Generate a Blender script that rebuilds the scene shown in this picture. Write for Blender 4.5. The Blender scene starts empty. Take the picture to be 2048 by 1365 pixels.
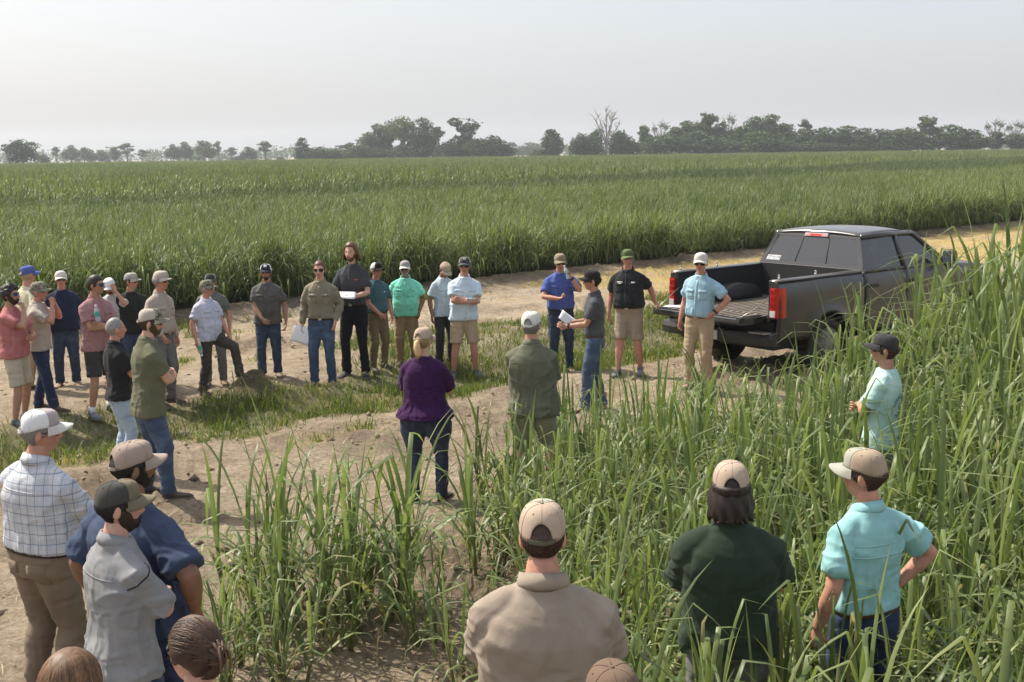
import bpy, bmesh, math, random
import numpy as np
from mathutils import Vector, Matrix, Euler
from mathutils.bvhtree import BVHTree

R = math.radians
random.seed(7)
rng = np.random.default_rng(11)
scene = bpy.context.scene
COL = scene.collection

# ------------------------------------------------------------------ camera
CAM_H, FPX, IMW, IMH = 3.3, 2300.0, 2048.0, 1365.0
HORIZON_Y = 305.0
PITCH = math.atan((IMH / 2 - HORIZON_Y) / FPX)
ROLL = R(-0.80)
cam_data = bpy.data.cameras.new('camera')
cam = bpy.data.objects.new('camera', cam_data)
COL.objects.link(cam)
cam_data.sensor_width = 36.0
cam_data.lens = FPX / IMW * 36.0
cam_data.clip_start = 0.1
cam_data.clip_end = 6000
cam.matrix_world = (Matrix.Translation((0, 0, CAM_H)) @ Matrix.Rotation(math.pi / 2 - PITCH, 4, 'X')
                    @ Matrix.Rotation(ROLL, 4, 'Z'))
scene.camera = cam
CM = cam.matrix_world.copy()
CMI = CM.inverted()

# ------------------------------------------------------------------ sky and sun
SUN_DIR = Vector((-0.85, 0.52, 0)).normalized()
SUN_EL = R(50)
world = bpy.data.worlds.new('World')
scene.world = world
world.use_nodes = True
wn = world.node_tree.nodes
wl = world.node_tree.links
wn.clear()
w_out = wn.new('ShaderNodeOutputWorld')
w_bg = wn.new('ShaderNodeBackground')
w_bg.inputs['Strength'].default_value = 0.128
sky = wn.new('ShaderNodeTexSky')
sky.sky_type = 'NISHITA'
sky.sun_disc = False
sky.sun_elevation = SUN_EL
sky.sun_rotation = math.atan2(SUN_DIR.x, SUN_DIR.y)
sky.air_density = 1.0
sky.dust_density = 5.0
sky.ozone_density = 0.6
sky.altitude = 0
# a humid, milky summer sky: the same light everywhere, washed out towards white
w_mix = wn.new('ShaderNodeMix')
w_mix.data_type = 'RGBA'
w_mix.inputs[0].default_value = 0.48
w_mix.inputs[7].default_value = (6.25, 6.5, 7.0, 1)
wl.new(sky.outputs[0], w_mix.inputs[6])
wl.new(w_mix.outputs[2], w_bg.inputs['Color'])
wl.new(w_bg.outputs[0], w_out.inputs['Surface'])

sun_data = bpy.data.lights.new('sun', 'SUN')
sun_data.energy = 5.0
sun_data.angle = R(0.9)
sun_data.color = (1.0, 0.93, 0.82)
sun = bpy.data.objects.new('sun', sun_data)
COL.objects.link(sun)
sun_vec = Vector((SUN_DIR.x * math.cos(SUN_EL), SUN_DIR.y * math.cos(SUN_EL), math.sin(SUN_EL)))
sun.rotation_euler = sun_vec.to_track_quat('Z', 'Y').to_euler()
sun.location = (-20, 12, 40)

scene.view_settings.view_transform = 'Standard'
scene.view_settings.look = 'None'
scene.view_settings.exposure = 0.38
scene.view_settings.gamma = 1.0
scene.view_settings.use_curve_mapping = False
scene.render.engine = 'CYCLES'
cy = scene.cycles
cy.use_denoising = True
cy.use_adaptive_sampling = True
cy.adaptive_threshold = 0.02
cy.max_bounces = 8
cy.transparent_max_bounces = 12
cy.volume_bounces = 1
cy.caustics_reflective = False
cy.caustics_refractive = False


def ray(px, py):
    """unit world direction through a pixel of the 2048 x 1365 photograph"""
    v = Vector(((px - IMW / 2) / FPX, -(py - IMH / 2) / FPX, -1.0))
    return (CM.to_3x3() @ v).normalized()


def on_plane(px, py, z=0.0):
    d = ray(px, py)
    t = (z - CAM_H) / d.z
    return Vector((0, 0, CAM_H)) + d * t


def at_depth(px, py, Y):
    d = ray(px, py)
    return Vector((0, 0, CAM_H)) + d * (Y / d.y)


def project(p):
    q = CMI @ Vector(p)
    return (IMW / 2 + FPX * q.x / -q.z, IMH / 2 - FPX * q.y / -q.z)


# ------------------------------------------------------------------ numpy noise
_perm = rng.permutation(4096)
_val = rng.random(4096)


def _h(ix, iy, iz):
    return _val[_perm[(_perm[(_perm[ix & 4095] + iy) & 4095] + iz) & 4095]]


def vnoise(x, y, z=0.0):
    """value noise, -1..1"""
    x = np.asarray(x, float); y = np.asarray(y, float)
    z = np.zeros_like(x) + z
    ix = np.floor(x).astype(int); iy = np.floor(y).astype(int); iz = np.floor(z).astype(int)
    fx = x - ix; fy = y - iy; fz = z - iz
    fx = fx * fx * (3 - 2 * fx); fy = fy * fy * (3 - 2 * fy); fz = fz * fz * (3 - 2 * fz)
    def l(a, b, t): return a + (b - a) * t
    a = l(l(_h(ix, iy, iz), _h(ix + 1, iy, iz), fx), l(_h(ix, iy + 1, iz), _h(ix + 1, iy + 1, iz), fx), fy)
    b = l(l(_h(ix, iy, iz + 1), _h(ix + 1, iy, iz + 1), fx), l(_h(ix, iy + 1, iz + 1), _h(ix + 1, iy + 1, iz + 1), fx), fy)
    return l(a, b, fz) * 2 - 1


def fbm(x, y, z=0.0, o=4):
    s = 0; a = 1.0; t = 0
    for k in range(o):
        s = s + a * vnoise(np.asarray(x) * 2 ** k + 17.3 * k, np.asarray(y) * 2 ** k + 5.1 * k, np.asarray(z) * 2 ** k)
        t += a; a *= 0.5
    return s / t


def sstep(a, b, x):
    t = np.clip((np.asarray(x, float) - a) / (b - a), 0, 1)
    return t * t * (3 - 2 * t)


# ------------------------------------------------------------------ object helpers
def mesh_from(name, verts, faces, smooth=True):
    me = bpy.data.meshes.new(name)
    verts = np.asarray(verts, np.float32)
    if isinstance(faces, np.ndarray):
        n = faces.shape[1]
        me.vertices.add(len(verts)); me.vertices.foreach_set('co', verts.ravel())
        me.loops.add(faces.size); me.loops.foreach_set('vertex_index', faces.ravel().astype(np.int32))
        me.polygons.add(len(faces))
        me.polygons.foreach_set('loop_start', np.arange(0, faces.size, n, dtype=np.int32))
        me.update(calc_edges=True); me.validate()
    else:
        me.from_pydata([tuple(map(float, v)) for v in verts], [], [tuple(int(i) for i in f) for f in faces])
        me.update()
    if smooth:
        me.polygons.foreach_set('use_smooth', [True] * len(me.polygons))
    return me


def link(name, me, mat=None, parent=None, matrix=None):
    o = bpy.data.objects.new(name, me)
    COL.objects.link(o)
    if mat is not None and me is not None and len(me.materials) == 0:
        me.materials.append(mat)
    if parent is not None:
        o.parent = parent
    if matrix is not None:
        o.matrix_local = matrix
    return o


def tag(o, label=None, cat=None, group=None, kind=None):
    if label: o['label'] = label
    if cat: o['category'] = cat
    if group: o['group'] = group
    if kind: o['kind'] = kind
    return o


def empty(name, loc=(0, 0, 0), rz=0.0):
    o = bpy.data.objects.new(name, None)
    o.empty_display_size = 0.2
    COL.objects.link(o)
    o.location = loc
    o.rotation_euler = (0, 0, rz)
    return o


class MB:
    """collects geometry for one mesh"""
    def __init__(s):
        s.v = []; s.f = []; s.m = []

    def add(s, verts, faces, mi=0):
        b = len(s.v)
        s.v.extend([tuple(v) for v in verts])
        for f in faces:
            s.f.append(tuple(i + b for i in f)); s.m.append(mi)
        return s

    def box(s, c, size, rot=None, mi=0):
        x, y, z = size[0] / 2, size[1] / 2, size[2] / 2
        vs = [Vector((a * x, b * y, d * z)) for a in (-1, 1) for b in (-1, 1) for d in (-1, 1)]
        if rot is not None:
            vs = [rot @ v for v in vs]
        c = Vector(c)
        fs = [(0, 1, 3, 2), (4, 6, 7, 5), (0, 4, 5, 1), (2, 3, 7, 6), (0, 2, 6, 4), (1, 5, 7, 3)]
        return s.add([v + c for v in vs], fs, mi)

    def rings(s, rings, cap=True, mi=0, close=False):
        """loft of rings (lists of equal length)"""
        n = len(rings[0]); b = len(s.v)
        for r in rings:
            s.v.extend([tuple(p) for p in r])
        m = len(rings)
        for i in range(m - 1 + (1 if close else 0)):
            a0 = b + i * n; a1 = b + ((i + 1) % m) * n
            for j in range(n):
                k = (j + 1) % n
                s.f.append((a0 + j, a0 + k, a1 + k, a1 + j)); s.m.append(mi)
        if cap and not close:
            s.f.append(tuple(b + j for j in reversed(range(n)))); s.m.append(mi)
            s.f.append(tuple(b + (m - 1) * n + j for j in range(n))); s.m.append(mi)
        return s

    def tube(s, pts, radii, n=10, cap=True, mi=0, squash=None):
        """round tube along a polyline; squash=(axis vector, factor) flattens it"""
        pts = [Vector(p) for p in pts]
        if not hasattr(radii, '__len__'):
            radii = [radii] * len(pts)
        rs = []
        t0 = (pts[1] - pts[0]).normalized()
        ref = Vector((0, 0, 1)) if abs(t0.z) < 0.9 else Vector((0, 1, 0))
        u = t0.cross(ref).normalized()
        for i, p in enumerate(pts):
            if i == 0: t = pts[1] - pts[0]
            elif i == len(pts) - 1: t = pts[-1] - pts[-2]
            else: t = (pts[i + 1] - p).normalized() + (p - pts[i - 1]).normalized()
            t = t.normalized()
            u = (u - t * u.dot(t)).normalized()
            w = t.cross(u)
            ring = []
            for k in range(n):
                a = 2 * math.pi * k / n
                q = (u * math.cos(a) + w * math.sin(a)) * radii[i]
                if squash is not None:
                    ax, fac = squash
                    q = q - ax * q.dot(ax) * (1 - fac)
                ring.append(p + q)
            rs.append(ring)
        return s.rings(rs, cap, mi)

    def build(s, name, mat, parent=None, smooth=True, matrix=None, mats=None):
        me = mesh_from(name, s.v if s.v else [(0, 0, 0)], s.f, smooth)
        if mats:
            for m in mats: me.materials.append(m)
            me.polygons.foreach_set('material_index', s.m)
        return link(name, me, mat, parent, matrix)


# ------------------------------------------------------------------ materials
MATS = {}


def new_mat(name):
    m = bpy.data.materials.new(name)
    m.use_nodes = True
    nt = m.node_tree
    b = nt.nodes['Principled BSDF']
    return m, nt, b


def N(nt, typ, **kw):
    n = nt.nodes.new(typ)
    for k, v in kw.items():
        setattr(n, k, v)
    return n


def ramp(nt, fac, stops):
    r = N(nt, 'ShaderNodeValToRGB')
    while len(r.color_ramp.elements) > 1:
        r.color_ramp.elements.remove(r.color_ramp.elements[-1])
    r.color_ramp.elements[0].position = stops[0][0]
    r.color_ramp.elements[0].color = (*stops[0][1], 1)
    for p, c in stops[1:]:
        e = r.color_ramp.elements.new(p); e.color = (*c, 1)
    nt.links.new(fac, r.inputs[0])
    return r.outputs[0]


def tex_noise(nt, scale, detail=4, rough=0.6, coord='Object', vec=None, dist=0.0):
    n = N(nt, 'ShaderNodeTexNoise')
    n.inputs['Scale'].default_value = scale
    n.inputs['Detail'].default_value = detail
    n.inputs['Roughness'].default_value = rough
    n.inputs['Distortion'].default_value = dist
    if vec is None:
        tc = N(nt, 'ShaderNodeTexCoord')
        vec = tc.outputs[coord]
    nt.links.new(vec, n.inputs['Vector'])
    return n.outputs[0]


def bump(nt, b, height, strength=0.3, dist=0.01):
    bp = N(nt, 'ShaderNodeBump')
    bp.inputs['Strength'].default_value = strength
    bp.inputs['Distance'].default_value = dist
    nt.links.new(height, bp.inputs['Height'])
    nt.links.new(bp.outputs[0], b.inputs['Normal'])
    return bp


def mixc(nt, a, b, fac, blend='MIX'):
    m = N(nt, 'ShaderNodeMix', data_type='RGBA', blend_type=blend)
    for s, v in ((0, fac), (6, a), (7, b)):
        if hasattr(v, 'is_output') or hasattr(v, 'links'):
            nt.links.new(v, m.inputs[s])
        else:
            m.inputs[s].default_value = v if s == 0 else (*v, 1)
    return m.outputs[2]


def plain(name, color, rough=0.6, metal=0.0, vary=0.12, scale=12.0, spec=0.4, coat=0.0):
    """a solid colour with a little unevenness"""
    key = ('plain', name)
    if key in MATS: return MATS[key]
    m, nt, b = new_mat(name)
    f = tex_noise(nt, scale, 3)
    c0 = tuple(max(0, c * (1 - vary)) for c in color); c1 = tuple(min(1, c * (1 + vary)) for c in color)
    nt.links.new(ramp(nt, f, [(0.3, c0), (0.7, c1)]), b.inputs['Base Color'])
    b.inputs['Roughness'].default_value = rough
    b.inputs['Metallic'].default_value = metal
    b.inputs['Specular IOR Level'].default_value = spec
    b.inputs['Coat Weight'].default_value = coat
    MATS[key] = m
    return m


def leafy(name, c_dark, c_light, trans=0.35, rough=0.5, per='island', tint=None, patchy=0.0):
    """thin leaves: colour varies from leaf to leaf, light comes through"""
    m, nt, b = new_mat(name)
    if per == 'island':
        g = N(nt, 'ShaderNodeNewGeometry'); f = g.outputs['Random Per Island']
    else:
        g = N(nt, 'ShaderNodeObjectInfo'); f = g.outputs['Random']
    stops = [(0.0, c_dark), (0.85, c_light)]
    if tint: stops.append((1.0, tint))
    col = ramp(nt, f, stops)
    if patchy:
        gp = N(nt, 'ShaderNodeNewGeometry')
        pn = tex_noise(nt, .045, 4, .6, vec=gp.outputs['Position'])
        col = mixc(nt, col, ramp(nt, pn, [(.32, (1 - patchy, 1 - patchy * .8, 1 - patchy)), (.68, (1 + patchy, 1 + patchy * .8, 1 + patchy * .4))]), 1.0, 'MULTIPLY')
    nt.links.new(col, b.inputs['Base Color'])
    b.inputs['Roughness'].default_value = rough
    b.inputs['Specular IOR Level'].default_value = 0.35
    t = N(nt, 'ShaderNodeBsdfTranslucent')
    tcol = mixc(nt, col, (1.15, 1.2, 0.66), 1.0, 'MULTIPLY')
    nt.links.new(tcol, t.inputs[0])
    mx = N(nt, 'ShaderNodeMixShader')
    mx.inputs[0].default_value = trans
    out = nt.nodes['Material Output']
    nt.links.new(b.outputs[0], mx.inputs[1]); nt.links.new(t.outputs[0], mx.inputs[2])
    nt.links.new(mx.outputs[0], out.inputs['Surface'])
    return m
# ================================================================== THE GROUND
UX, UY = 0.752, 0.659          # direction of the headland track
FIELD_V = 22.1                 # where the far cane block begins (distance across the track)
NEAR_V = 8.7                   # where the near cane block begins


def uv_of(x, y):
    return x * UX + y * UY, -x * UY + y * UX


def xy_of(u, v):
    return u * UX - v * UY, u * UY + v * UX


def gauss(d, s):
    return np.exp(-(d / s) ** 2)


def ground_z(x, y):
    x = np.asarray(x, float); y = np.asarray(y, float)
    u, v = uv_of(x, y)
    r = np.hypot(x, y)
    near = 1 - sstep(50, 110, r)
    wob = fbm(u * 0.16, v * 0.1, 3.3, 2)
    z = np.zeros_like(x)
    # low shoulder the men stand on, grassy dip in front of it
    z += 0.10 * gauss(v - 15.4 - wob * 0.6, 1.3) * (1 - sstep(17, 22, u))
    z -= 0.16 * gauss(v - 13.4 - wob * 0.5, 0.75) * (1 - sstep(14, 20, u))
    # wheel ruts along the track
    for c, a in ((18.0, .06), (20.0, .07), (11.3, .05), (9.7, .04), (20.9, .05)):
        z -= a * gauss(v - c - wob * 0.25, 0.22) - a * 0.6 * gauss(v - c - 0.5 - wob * 0.25, 0.2)
    # ploughed bank at the foot of the far cane
    z += 0.16 * gauss(v - FIELD_V - 0.3, 0.55)
    # loose mounds
    for (mx, my, s, h) in MOUNDS:
        d = np.hypot(x - mx, y - my)
        z += h * gauss(d, s) * (1 + 0.5 * vnoise(x * 4, y * 4, 2.0))
    soft = fbm(x * 0.7, y * 0.7, 1.0, 3) * 0.045
    rough = fbm(x * 3.1, y * 3.1, 5.0, 3) * 0.034
    clod = np.maximum(0, fbm(x * 9, y * 9, 9.0, 2) - 0.08) * 0.085 * (0.4 + sstep(-0.1, 0.5, fbm(x * .45, y * .45, 21.0, 2)) * 1.6)
    z += (soft + rough + clod) * near
    return z


def gz(x, y):
    return float(ground_z(np.array([x]), np.array([y]))[0])


def ground_masks(x, y):
    """green grass, dry straw, dark broken soil (0..1)"""
    u, v = uv_of(x, y)
    n1 = fbm(x * 0.55, y * 0.55, 31.0, 4); n2 = fbm(x * 1.7, y * 1.7, 41.0, 3)
    wob = fbm(u * 0.16, v * 0.1, 3.3, 2)
    gm = gauss(v - 13.5 - wob * .6, 1.15) * (1 - sstep(15, 19, u)) * 1.25
    gm += gauss(v - 15.2, 1.6) * sstep(8.5, 12, u) * (1 - sstep(17, 26, u)) * 0.95
    gm += gauss(v - 21.2, 0.7) * 0.55
    gm = gm + .26 * sstep(15.5, 17, v) * (1 - sstep(20.5, 21.5, v)) * (1 - sstep(18, 26, u)) + .22 * gauss(v - 12.2, .5)
    green = sstep(0.30, 0.85, gm + n1 * 0.6 + n2 * 0.45 - 0.06)
    sm = sstep(14.2, 16, v) * (1 - sstep(21.4, 22.1, v)) * (0.20 + 0.57 * sstep(13, 26, u)) + gauss(v - 12.6, 0.8) * 0.4
    straw = sstep(0.25, 0.75, sm + n1 * 0.5 + n2 * 0.35)
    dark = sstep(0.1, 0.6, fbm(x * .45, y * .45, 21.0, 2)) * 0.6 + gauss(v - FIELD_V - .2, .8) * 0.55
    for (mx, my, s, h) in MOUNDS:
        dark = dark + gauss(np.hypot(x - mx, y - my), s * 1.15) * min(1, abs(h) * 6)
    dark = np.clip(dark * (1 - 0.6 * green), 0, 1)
    return green, straw, dark


def _pm(px, py, s, h):
    p = on_plane(px, py); return (p.x, p.y, s, h)


MOUNDS = [_pm(700, 885, .55, .11), _pm(790, 905, .45, .07), _pm(640, 800, .55, .16), _pm(735, 792, .5, .15),
          _pm(560, 810, .5, .12), _pm(1625, 745, .55, .22), _pm(1505, 760, .55, .20), _pm(930, 1170, .5, .08),
          _pm(860, 1110, .4, -.08), _pm(505, 792, .30, .26), _pm(450, 815, .5, .08), _pm(1010, 790, .4, .10), _pm(200, 1005, .5, .07)]


def make_ground():
    r = [0.4]
    while r[-1] < 2.5: r.append(r[-1] * 1.25)
    while r[-1] < 70: r.append(r[-1] * 1.0105)
    while r[-1] < 1400: r.append(r[-1] * 1.07)
    r = np.array(r)
    fine = np.arange(-29, 29.001, 0.145)
    left = np.arange(-180, -29, 3.775)
    ang = np.radians(np.concatenate([left, fine, -left[::-1][:-1]]))
    A, Rr = np.meshgrid(ang, r)
    X = np.sin(A) * Rr; Y = np.cos(A) * Rr
    Z = ground_z(X.ravel(), Y.ravel())
    n, m = X.shape
    vs = np.column_stack([X.ravel(), Y.ravel(), Z])
    i = np.arange(n - 1)[:, None] * m; j = np.arange(m)[None, :]; k = (j + 1) % m
    f = np.stack([i + j, i + k, i + m + k, i + m + j], -1).reshape(-1, 4)
    f = f[:, ::-1]
    # close the middle
    c = len(vs)
    vs = np.vstack([vs, [[0, 0, float(Z[:m].mean())]]])
    me = mesh_from('ground', vs, f.copy())
    bm = bmesh.new(); bm.from_mesh(me); bm.verts.ensure_lookup_table()
    for q in range(m):
        bm.faces.new((bm.verts[c], bm.verts[(q + 1) % m], bm.verts[q])).smooth = True
    bmesh.ops.recalc_face_normals(bm, faces=bm.faces[:])
    bm.to_mesh(me); bm.free()
    if me.polygons[len(me.polygons) // 2].normal.z < 0:
        me.flip_normals()
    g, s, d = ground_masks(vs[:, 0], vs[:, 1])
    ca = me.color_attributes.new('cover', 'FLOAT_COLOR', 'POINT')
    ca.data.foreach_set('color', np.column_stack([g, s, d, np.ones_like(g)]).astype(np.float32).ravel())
    return me


def ground_material():
    m, nt, b = new_mat('field_soil')
    at = N(nt, 'ShaderNodeVertexColor', layer_name='cover')
    sep = N(nt, 'ShaderNodeSeparateColor'); nt.links.new(at.outputs[0], sep.inputs[0])
    big = tex_noise(nt, 0.8, 5, 0.65)
    mid = tex_noise(nt, 5.0, 6, 0.7)
    fine = tex_noise(nt, 26.0, 8, 0.8)
    soil = ramp(nt, big, [(0.30, (0.31, 0.245, 0.172)), (0.52, (0.44, 0.365, 0.268)), (0.72, (0.51, 0.44, 0.34))])
    soil = mixc(nt, soil, ramp(nt, mid, [(0.3, (0.62, 0.58, 0.54)), (0.65, (1.12, 1.1, 1.08))]), 0.85, 'MULTIPLY')
    soil = mixc(nt, soil, ramp(nt, fine, [(0.36, (0.42, 0.39, 0.36)), (0.5, (0.95, 0.94, 0.93)), (0.66, (1.25, 1.24, 1.2))]), 0.85, 'MULTIPLY')
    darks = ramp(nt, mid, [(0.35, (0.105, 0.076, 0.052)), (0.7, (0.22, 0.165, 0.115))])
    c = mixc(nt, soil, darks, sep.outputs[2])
    strawc = ramp(nt, fine, [(0.3, (0.27, 0.20, 0.075)), (0.5, (0.46, 0.345, 0.13)), (0.72, (0.54, 0.43, 0.21))])
    mth = N(nt, 'ShaderNodeMath', operation='MULTIPLY'); nt.links.new(sep.outputs[1], mth.inputs[0])
    mth.inputs[1].default_value = 0.85
    c = mixc(nt, c, strawc, mth.outputs[0])
    grassc = ramp(nt, fine, [(0.3, (0.035, 0.055, 0.015)), (0.6, (0.10, 0.125, 0.03)), (0.8, (0.2, 0.19, 0.07))])
    mth2 = N(nt, 'ShaderNodeMath', operation='MULTIPLY'); nt.links.new(sep.outputs[0], mth2.inputs[0])
    mth2.inputs[1].default_value = 0.5
    c = mixc(nt, c, grassc, mth2.outputs[0])
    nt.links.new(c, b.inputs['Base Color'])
    b.inputs['Roughness'].default_value = 0.95
    b.inputs['Specular IOR Level'].default_value = 0.15
    mm = N(nt, 'ShaderNodeMath', operation='ADD'); nt.links.new(fine, mm.inputs[0]); nt.links.new(mid, mm.inputs[1])
    # tyre tread pressed into the wheel tracks
    tc = N(nt, 'ShaderNodeTexCoord'); mp = N(nt, 'ShaderNodeMapping'); mp.inputs['Rotation'].default_value = (0, 0, -math.atan2(UY, UX))
    nt.links.new(tc.outputs['Object'], mp.inputs[0]); sp_ = N(nt, 'ShaderNodeSeparateXYZ'); nt.links.new(mp.outputs[0], sp_.inputs[0])

    def mth_(op, a, b_=None, c_=None):
        n = N(nt, 'ShaderNodeMath', operation=op)
        for i_, q in enumerate((a, b_, c_)):
            if q is None: continue
            if isinstance(q, (int, float)): n.inputs[i_].default_value = q
            else: nt.links.new(q, n.inputs[i_])
        return n.outputs[0]
    wobn = tex_noise(nt, .22, 1, .5)
    vv = mth_('MULTIPLY_ADD', wobn, 1.6, sp_.outputs[1])
    tot = None
    for c in (12.1, 10.4, 11.2, 18.8, 20.7):
        dist_ = mth_('ABSOLUTE', mth_('SUBTRACT', vv, c))
        mask = mth_('SUBTRACT', 1.0, mth_('SMOOTH_MIN', mth_('MULTIPLY', dist_, 7.0), 1.0, .2))
        zig = mth_('SINE', mth_('MULTIPLY_ADD', dist_, 26.0, mth_('MULTIPLY', sp_.outputs[0], 62.0)))
        q = mth_('MULTIPLY', mask, mth_('MULTIPLY_ADD', zig, .5, -.6))
        tot = q if tot is None else mth_('ADD', tot, q)
    hgt = mth_('MULTIPLY_ADD', tot, .55, mm.outputs[0])
    bump(nt, b, hgt, 1.0, 0.05)
    return m


ground = link('ground', make_ground(), ground_material())
tag(ground, kind='structure')


# ------------------------------------------------------------------ grass and stubble
def blades(name, pts, h, w, lean, mat, label, segs=2):
    """many thin blades as one mesh: pts (n,3), heights, widths"""
    n = len(pts)
    az = rng.random(n) * 2 * np.pi
    side = np.column_stack([np.cos(az), np.sin(az), np.zeros(n)])
    laz = rng.random(n) * 2 * np.pi
    ld = np.column_stack([np.cos(laz), np.sin(laz), np.zeros(n)]) * (lean * (0.3 + rng.random(n)))[:, None]
    up = np.array([0, 0, 1.0])
    base = pts - up * 0.01
    mid = pts + up * (h * 0.6)[:, None] + ld * (h * 0.35)[:, None]
    flat = 1 if lean < 2 else .12
    mid = pts + up * (h * 0.6 * flat)[:, None] + ld * (h * 0.35)[:, None]
    tip = pts + up * (h * flat * (1 - 0.25 * np.minimum(1, lean * np.ones(n))))[:, None] + ld * h[:, None]
    W = side * (w / 2)[:, None]
    v = np.stack([base - W, base + W, mid + W * 0.8, mid - W * 0.8, tip], 1).reshape(-1, 3)
    o = np.arange(n)[:, None] * 5
    tris = np.concatenate([o + [[0, 1, 2]], o + [[0, 2, 3]], o + [[3, 2, 4]]], 0)
    o_ = link(name, mesh_from(name, v, tris, smooth=False), mat)
    tag(o_, label, 'grass', kind='stuff')
    return o_


def scatter(n, thr, which, xr, yr, clump=1.0):
    x = rng.uniform(*xr, n); y = rng.uniform(*yr, n)
    g, s, d = ground_masks(x, y)
    m = (g, s)[which]
    cl = sstep(-0.15, 0.55, fbm(x * 2.2, y * 2.2, 55.0 + which, 3)) * clump + (1 - clump)
    keep = rng.random(n) < np.maximum(0, m - thr) * cl
    keep &= np.abs(x) < y * 0.52 + 1.5
    x = x[keep]; y = y[keep]
    return np.column_stack([x, y, ground_z(x, y)])


green_mat = leafy('green_grass', (0.065, 0.10, 0.020), (0.18, 0.225, 0.048), 0.35, tint=(0.33, 0.28, 0.1))
straw_mat = leafy('dry_stubble', (0.31, 0.23, 0.08), (0.48, 0.38, 0.15), 0.25, tint=(0.16, 0.18, 0.05))
p = scatter(620000, 0.12, 0, (-9, 12), (9, 27), .75)
hh = (0.05 + 0.17 * rng.random(len(p)) ** 2) * (0.7 + 0.6 * sstep(-.2, .5, fbm(p[:, 0] * .8, p[:, 1] * .8, 77., 2)))
blades('short_grass', p, hh, np.full(len(p), .009) + rng.random(len(p)) * .006, 0.75, green_mat,
       'short green grass growing in the dip beside the dirt track')
p = scatter(240000, 0.15, 1, (-14, 30), (12, 48))
hh = 0.025 + 0.075 * rng.random(len(p)) ** 2
blades('dry_stubble', p, hh, np.full(len(p), .008) + rng.random(len(p)) * .012, 1.2, straw_mat,
       'dry yellow stubble and straw lying across the headland track')


# bits of dead leaf lying on the bare track
n_ = 26000
x_ = rng.uniform(-6, 8, n_); y_ = rng.uniform(5, 18, n_)
k_ = (np.abs(x_) < y_ * .5 + .5) & ((fbm(x_ * .9, y_ * .9, 91., 3) + rng.normal(0, .25, n_) > .28) | ((x_ > -.3) & (-x_ * UY + y_ * UX < NEAR_V)))
p = np.column_stack([x_[k_], y_[k_], ground_z(x_[k_], y_[k_]) + .004])
blades('leaf_litter', p, np.full(len(p), .05) + rng.random(len(p)) * .10, np.full(len(p), .006) + rng.random(len(p)) * .008, 3.2, leafy('leaf_litter', (.20, .15, .085), (.42, .34, .22), .1, .9),
       'scattered bits of dead cane leaf on the bare track')


# loose clods and straw crumbs on the bare track
def clods():
    n = 5200
    x = rng.uniform(-8, 8, n); y = rng.uniform(6.5, 22, n)
    keep = np.abs(x) < y * 0.5 + .8
    g, s, d = ground_masks(x, y)
    keep &= rng.random(n) < 0.25 + d
    x = x[keep]; y = y[keep]; n = len(x)
    z = ground_z(x, y)
    sz = 0.012 + 0.045 * rng.random(n) ** 4
    base = np.array([(1, 0, 0), (0, 1, 0), (-1, 0, 0), (0, -1, 0), (0, 0, .8), (0, 0, -.5)])
    tri = np.array([(0, 1, 4), (1, 2, 4), (2, 3, 4), (3, 0, 4), (1, 0, 5), (2, 1, 5), (3, 2, 5), (0, 3, 5)])
    v = base[None] * sz[:, None, None] * (0.6 + 0.8 * rng.random((n, 6, 1)))
    a = rng.random(n) * 6.28
    c, s_ = np.cos(a)[:, None], np.sin(a)[:, None]
    vx = v[:, :, 0] * c - v[:, :, 1] * s_; vy = v[:, :, 0] * s_ + v[:, :, 1] * c
    v = np.stack([vx + x[:, None], vy + y[:, None], v[:, :, 2] + z[:, None] + sz[:, None] * .2], -1).reshape(-1, 3)
    f = (np.arange(n)[:, None, None] * 6 + tri[None]).reshape(-1, 3)
    m = leafy('soil_crumb', (0.16, 0.115, 0.075), (0.36, 0.28, 0.2), 0.0, 0.95)
    o = link('soil_clods', mesh_from('soil_clods', v, f, smooth=False), m)
    tag(o, 'loose crumbs and clods of dry soil on the track', 'soil', kind='stuff')


clods()
# ================================================================== TREES ON THE HORIZON
def tree_mats(name, cd, cl):
    return leafy(name, cd, cl, 0.25, 0.7)


crown_dark = tree_mats('crown_dark_green', (0.018, 0.040, 0.010), (0.055, 0.098, 0.024))
crown_mid = tree_mats('crown_mid_green', (0.028, 0.056, 0.014), (0.085, 0.138, 0.034))
crown_pale = tree_mats('crown_pale_green', (0.045, 0.075, 0.022), (0.125, 0.17, 0.050))
bark_mat = plain('grey_bark', (0.13, 0.11, 0.09), 0.9, vary=0.3, scale=3)
dead_mat = plain('dead_wood', (0.30, 0.27, 0.24), 0.9, vary=0.2, scale=3)


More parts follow.
